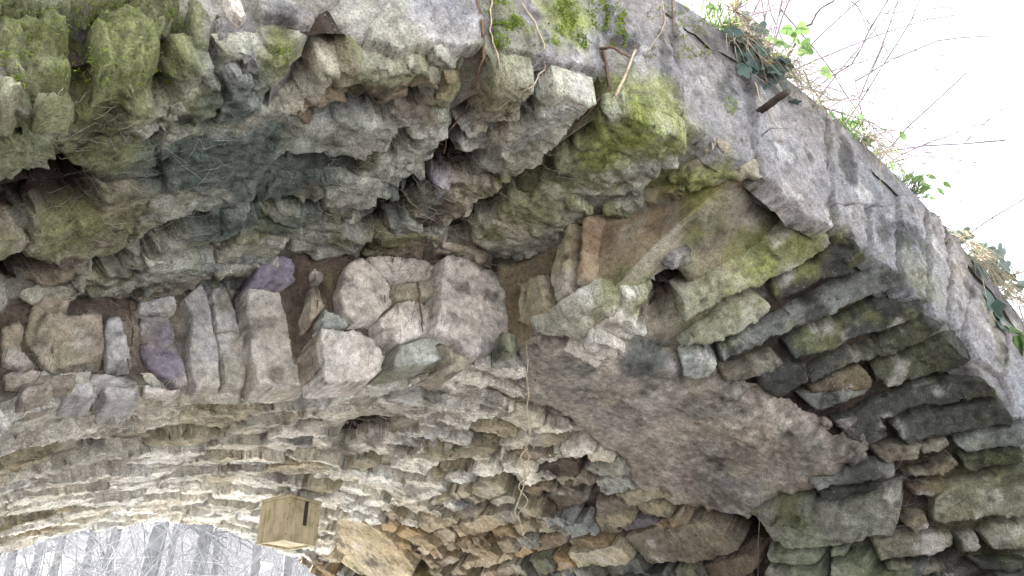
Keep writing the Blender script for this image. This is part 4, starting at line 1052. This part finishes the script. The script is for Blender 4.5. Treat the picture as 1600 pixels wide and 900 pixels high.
for k in range(1100):
    x = r.uniform(1120, 1690); p, n_ = on_top(sky_at(x), Y0 + r.uniform(-.03, .02), r.uniform(-.04, .03))
    clump = vnoise(np.array([[x / 45, 7.7, .7]]), 8)[0]
    if clump < -.4: continue
    d = np.array([r.normal(0, .4), r.uniform(-.7, -.1), r.uniform(-.6, .3)]); d /= np.linalg.norm(d)
    dbl.blade(p, d, np.cross(d, r.normal(0, 1, 3)), r.uniform(.05, .2), r.uniform(.002, .0045), r.uniform(.4, 1.2))
for k in range(2200):                                          # the same turf runs on over the crown and down the left
    tq = r.uniform(-1.3, .15); p = np.array([XC + 3.06 * math.sin(tq), Y0 + r.uniform(.0, .6), ZC + 3.06 * math.cos(tq)]); n_ = np.array([math.sin(tq), 0, math.cos(tq)])
    if vnoise(np.array([[tq * 14, 3.1, 1.7]]), 4)[0] < -.2: continue
    d = n_ * r.uniform(.5, 1.0) + np.array([r.normal(0, .35), r.normal(-.25, .35), r.uniform(.1, .5)]); d /= np.linalg.norm(d)
    (gb if r.random() < .7 else dbl).blade(p, d, np.cross(d, r.normal(0, 1, 3)), r.uniform(.06, .2), r.uniform(.003, .006), r.uniform(.1, .7))
tag(gb.build('green_grass', M_GRASS), 'fresh green grass sprouting along the top of the ring', 'grass', kind='stuff')
tag(dbl.build('dead_grass', M_STRAW), 'bleached dead grass hanging over the top edge', 'grass', kind='stuff')
# moss cushions
mb = MB()
def moss(x0, y0, x1, y1, n, sz):
    for k in range(n):
        x, y = r.uniform(x0, x1), r.uniform(y0, y1)
        if vnoise(np.array([[x / 26, y / 20, .3]]), 12)[0] + .5 * vnoise(np.array([[x / 9, y / 9, .3]]), 13)[0] < .05: continue
        a, nn = cast(x, y, 0)
        if a is None: continue
        for q in range(3):
            d = nn * .7 + r.normal(0, .6, 3); d /= np.linalg.norm(d)
            mb.blade(a + r.normal(0, .004, 3), d, np.cross(d, r.normal(0, 1, 3)), r.uniform(.6, 1.4) * sz, sz * .35, .3, 2)
moss(760, 0, 980, 75, 1500, .012); moss(1010, 0, 1110, 90, 350, .011); moss(1230, 110, 1300, 180, 200, .01); moss(1130, 150, 1170, 180, 80, .01)
moss(930, 160, 1060, 225, 500, .006); moss(1350, 320, 1520, 450, 300, .007)
moss(0, 0, 290, 130, 700, .007); moss(400, 70, 480, 100, 150, .007)
tag(mb.build('moss', M_MOSS), 'vivid green moss cushions on the upper face stones', 'moss', kind='stuff')

# ivy and leafy herbs
def leaf_shape(lobes, R=1.0):
    pts = []
    if lobes >= 3:
        for k in range(33):
            a = math.radians(-160 + 320 * k / 32); w = .55 + .45 * abs(math.cos(a * lobes / 2 * .9)) ** 1.2
            pts.append((R * w * math.cos(a) + .25 * R, R * w * .95 * math.sin(a)))
    else:
        for k in range(13):
            u = k / 12; pts.append((1.6 * R * u, .42 * R * math.sin(math.pi * u ** .8)))
        for k in range(11, 0, -1):
            u = k / 12; pts.append((1.6 * R * u, -.42 * R * math.sin(math.pi * u ** .8)))
    return np.array(pts)
def leaf_mesh(nm, lobes, mat):
    p = leaf_shape(lobes); c = np.array([p[:, 0].mean() * .6, 0])
    V = [(c[0], 0, .06)] + [(x, y, -.10 * (x * x + y * y) + .12 * abs(y)) for x, y in p]
    F = [(0, i, i % len(p) + 1) for i in range(1, len(p) + 1)]
    me = bpy.data.meshes.new(nm); me.from_pydata(V, [], F); me.materials.append(mat)
    for q in me.polygons: q.use_smooth = True
    return me
ME_IVY, ME_LEAF, ME_LEAF5 = leaf_mesh('ivy_leaf', 5, M_IVY), leaf_mesh('leaf', 1, M_LEAF), leaf_mesh('lobed_leaf', 3, M_LEAF)
def put_leaf(me, root, pos, facing, size, rr):
    o = bpy.data.objects.new('leaf', me); COL.objects.link(o); o.parent = root
    z = Vector(facing).normalized(); x = Vector(rr.normal(0, 1, 3)) + Vector((0, 0, -.6)); x = (x - z * x.dot(z)).normalized(); y = z.cross(x)
    M_ = Matrix((x, y, z)).transposed().to_4x4(); M_.translation = Vector(pos) - root.location
    o.matrix_local = M_ @ Matrix.Scale(size, 4); return o
def leafy(name, label, cat, group, px, n, spread, size, me, up, mat_stem, seed, toward=(-.3, -1, .1)):
    rr = np.random.default_rng(seed); p, nn = on_top(px)
    p = at_y(px[0], px[1], Y0 - .02) if up < 0 else p
    root = thing(name, label, cat, p, group)
    mb = MB()
    for k in range(n):
        off = rr.normal(0, 1, 3) * np.array(spread); off[2] = abs(off[2]) if up > 0 else off[2]
        q = p + off
        c_ = wander(np.zeros(3), off, 6, .2, seed + k); mb.tube(c_, np.linspace(.0022, .001, 6), 4)
        f = np.array(toward) + rr.normal(0, .45, 3)
        put_leaf(me, root, q, f, size * rr.uniform(.6, 1.25), rr)
    mb.build('stem', mat_stem, root)
    return root
leafy('ivy_plant', 'dark blue-green ivy clump below the spiky dry plant', 'ivy', 'ivy along the top edge', (1172, 70), 26, (.08, .03, .10), .034, ME_IVY, -1, M_ROOT, 1)
leafy('ivy_plant', 'dark ivy trailing over the edge above the broken branch stub', 'ivy', 'ivy along the top edge', (1190, 100), 18, (.07, .03, .07), .03, ME_IVY, -1, M_ROOT, 2)
leafy('ivy_plant', 'ivy clump spreading against the sky at the right edge', 'ivy', 'ivy along the top edge', (1548, 435), 40, (.12, .06, .09), .042, ME_IVY, 1, M_ROOT, 3)
leafy('ivy_plant', 'large pale three-lobed ivy leaves on the face at the right edge', 'ivy', 'ivy along the top edge', (1558, 490), 4, (.035, .01, .03), .06, ME_IVY, -1, M_ROOT, 4)
leafy('herb_plant', 'yellow-green leafy herb backlit beside the spiky dry plant', 'plant', 'herbs on top of the ring', (1218, 100), 44, (.09, .08, .15), .035, ME_LEAF5, 1, M_GRASS, 5)
leafy('herb_plant', 'small bright green herb at the very top of the skyline', 'plant', 'herbs on top of the ring', (1140, 20), 14, (.07, .06, .08), .035, ME_LEAF5, 1, M_GRASS, 6)
leafy('herb_plant', 'narrow leaved green herb halfway down the skyline', 'plant', 'herbs on top of the ring', (1345, 235), 40, (.08, .05, .08), .028, ME_LEAF, 1, M_GRASS, 7)
leafy('herb_plant', 'low grey-green herb right of the narrow leaved herb', 'plant', 'herbs on top of the ring', (1425, 290), 40, (.09, .05, .08), .028, ME_LEAF, 1, M_GRASS, 8)
leafy('herb_plant', 'yellow leaf sprig at the right picture edge', 'plant', 'herbs on top of the ring', (1594, 520), 6, (.03, .02, .03), .045, ME_LEAF5, -1, M_GRASS, 9)
# dry spiky rosette
p = at_y(1147, 18, Y0 - .03); sp = thing('spiky_plant', 'dry grey spiky rosette plant hanging over the top edge', 'plant', p)
for k in range(46):
    d = r.normal(0, 1, 3); d[1] = -abs(d[1]) * .8; d /= np.linalg.norm(d)
    mb = MB(); mb.blade((0, 0, 0), d, np.cross(d, r.normal(0, 1, 3)), r.uniform(.07, .15), .006, r.uniform(.0, .4)); mb.build('leaf', M_STRAW if k % 3 else M_TWIG, sp)

# sticks and twigs on the face
def stick(name, label, pts, r0, r1, mat, seed, amp=.06):
    P = np.array(pts); out = [P[0]]
    for a, b in zip(P[:-1], P[1:]): out += list(wander(a, b, 7, amp, seed))[1:]
    out = np.array(out); mb = MB(); rad = np.linspace(r0, r1, len(out)) * (1 + .06 * r.normal(0, 1, len(out)))
    mb.tube(out, rad, 7, True); return tag(mb.build(name, mat), label, 'twig' if r0 < .01 else 'branch')
stick('branch_stub', 'dark broken branch stub sticking out of the grey face', [at_y(1176, 184, Y0 + .04), at_y(1200, 165, Y0 - .06), at_y(1232, 143, Y0 - .16)], .016, .011, M_BARK, 3, .04)
stick('twig', 'bleached straight twig leaning over the joint', [at_y(962, 150, Y0 - .02), at_y(993, 78, Y0 - .06)], .0045, .0035, M_ROOTP, 4, .03)
stick('twig', 'reddish curved twig above the bleached twig', [at_y(938, 76, Y0 + .0), at_y(958, 74, Y0 - .05), at_y(983, 90, Y0 - .05)], .005, .003, M_ROOT, 5)
stick('twig', 'thin twig below the broken branch stub', [at_y(1185, 215, Y0 + .01), at_y(1205, 200, Y0 - .05), at_y(1232, 201, Y0 - .08)], .003, .002, M_TWIG, 6)
stick('twig', 'dark forked twig above the leafy herb against the sky', [on_top((1225, 110))[0], at_y(1248, 44, Y0 + .12), at_y(1268, 38, Y0 + .12), at_y(1275, 22, Y0 + .12), at_y(1312, -6, Y0 + .1)], .006, .0035, M_BARK, 7)

# bare saplings rising behind the ring against the sky
def branch(mb, p, d, ln, rad, depth, rr, droop=.0, nseg=7):
    pts = [np.array(p)]; d = np.array(d, float)
    for k in range(nseg):
        d = d + rr.normal(0, .11, 3) + np.array([0, 0, -droop * .1]); d /= np.linalg.norm(d)
        pts.append(pts[-1] + d * ln / nseg)
    pts = np.array(pts); rd = np.linspace(rad, rad * .45, nseg + 1)
    mb.tube(pts, rd, 5 if rad > .004 else 3)
    if depth > 0:
        for k in range(rr.integers(3, 6)):
            i = rr.integers(2, nseg + 1); dd = d * .6 + rr.normal(0, .55, 3); dd /= np.linalg.norm(dd)
            branch(mb, pts[i], dd, ln * rr.uniform(.4, .7), rd[i] * .62, depth - 1, rr, droop, max(4, nseg - 2))
sap = [((1330, 215), 2.0, (.30, -.1, 1), 1.6, .010), ((1420, 290), 2.2, (.25, .1, 1), 1.9, .011), ((1490, 370), 1.8, (.1, .0, 1), 1.3, .009), ((1560, 460), 2.2, (-.1, .1, 1), 2.0, .012), ((1650, 560), 2.0, (-.35, .0, 1), 1.7, .010), ((1290, 185), 2.4, (.5, .2, 1), 2.0, .010), ((1700, 640), 2.4, (-.3, 0, 1), 2.4, .012)]
names = ['leftmost bare sapling leaning right against the white sky', 'bare sapling behind the low grey-green herb', 'short bare sapling left of the ivy clump', 'tall bare sapling behind the ivy clump', 'bare sapling leaning in from the right picture edge', 'slender bare sapling far behind the narrow leaved herb', 'tall bare sapling rising beyond the right picture edge']
for k, (px, y, d, ln, rad) in enumerate(sap):
    rr = np.random.default_rng(40 + k); p, nn = on_top(px, y, .08)
    root = thing('bare_sapling', names[k], 'sapling', p, 'bare saplings on top of the bridge')
    mb = MB(); d = np.array(d) / np.linalg.norm(d); pts = [np.zeros(3)]
    for q in range(10): d = d + rr.normal(0, .05, 3); d /= np.linalg.norm(d); pts.append(pts[-1] + d * ln / 10)
    pts = np.array(pts); mb.tube(pts, np.linspace(rad, rad * .3, 11), 6); mb.build('trunk', M_TWIG, root)
    mb = MB()
    for q in range(14):
        i = rr.integers(2, 11); dd = d * .5 + rr.normal(0, .6, 3) + np.array([0, 0, .1]); dd /= np.linalg.norm(dd)
        branch(mb, pts[i], dd, ln * rr.uniform(.4, .8), rad * .55, 2, rr, .9)
    mb.build('crown', M_TWIG, root)

# ------------------------------------------------------------------ wood seen through the far opening
M_TRUNK = mat_plain('pale_beech_bark', (.2, .2, .205), .9, .3, 3.0, .5, .1)
M_BRUSH = mat_plain('pale_brushwood', (.26, .26, .27), .9, .25, 5.0, 0, .1)
tl = [(18, 17, .10, 'slim grey trunk at the left edge of the far opening'), (95, 22, .12, 'slim pale trunk left of the thick trunk in the far opening'), (178, 19, .14, 'pale straight trunk left of the thick trunk in the far opening'), (238, 15, .20, 'thick leaning grey trunk in the middle of the far opening'),
      (310, 16, .17, 'double-lit trunk right of the thick one in the far opening'), (335, 24, .12, 'slender trunk behind the double-lit trunk'), (400, 21, .14, 'grey trunk left of the nest box in the far opening'), (455, 18, .13, 'trunk under the nest box in the far opening'), (270, 27, .13, 'distant slim trunk between two thick trunks'), (140, 30, .14, 'distant trunk on the far slope'), (60, 28, .13, 'distant trunk at the left on the far slope')]
for k, (px, y, rad, lab) in enumerate(tl):
    rr = np.random.default_rng(80 + k); b_ = at_y(px, 870, y); gz = float(ground_z(b_[0], y)[0]) - .2
    root = thing('bare_tree', lab, 'tree', (b_[0], y, gz), 'bare trees beyond the far opening')
    H_ = rr.uniform(9, 13); t = np.linspace(0, 1, 14); ln_ = rr.normal(0, .03)
    pts = np.column_stack([ln_ * H_ * (t - .35) + .08 * np.sin(t * 9 + k), .05 * np.cos(t * 7 + k), H_ * t])
    mb = MB(); mb.tube(pts, rad * (1 - .75 * t) * (1 + .25 * np.exp(-t * 18)), 10); mb.build('trunk', M_TRUNK, root)
    mb = MB()
    for q in range(20):
        i = rr.integers(2, 13); dd = rr.normal(0, 1, 3); dd[2] = abs(dd[2]) * .6 + .1; dd /= np.linalg.norm(dd)
        branch(mb, pts[i], dd, rr.uniform(1.2, 3.0) * (1.1 - t[i]), rad * .25 * (1.1 - t[i]), 2, rr, .2)
    mb.build('crown', M_BRUSH, root)
# brushwood tangle under the trees
mb = MB(); rr = np.random.default_rng(9)
for k in range(420):
    px = rr.uniform(-60, 560); y = rr.uniform(11, 26); b_ = at_y(px, 870, y); gz = float(ground_z(b_[0], y)[0])
    d = np.array([rr.normal(0, .5), rr.normal(0, .4), 1.]); d /= np.linalg.norm(d)
    branch(mb, (b_[0], y, gz - .05), d, rr.uniform(2.5, 5.5), rr.uniform(.008, .022), 2, rr, .5)
tag(mb.build('brushwood', M_BRUSH), 'pale tangle of bare brushwood filling the far opening', 'brushwood', kind='stuff')
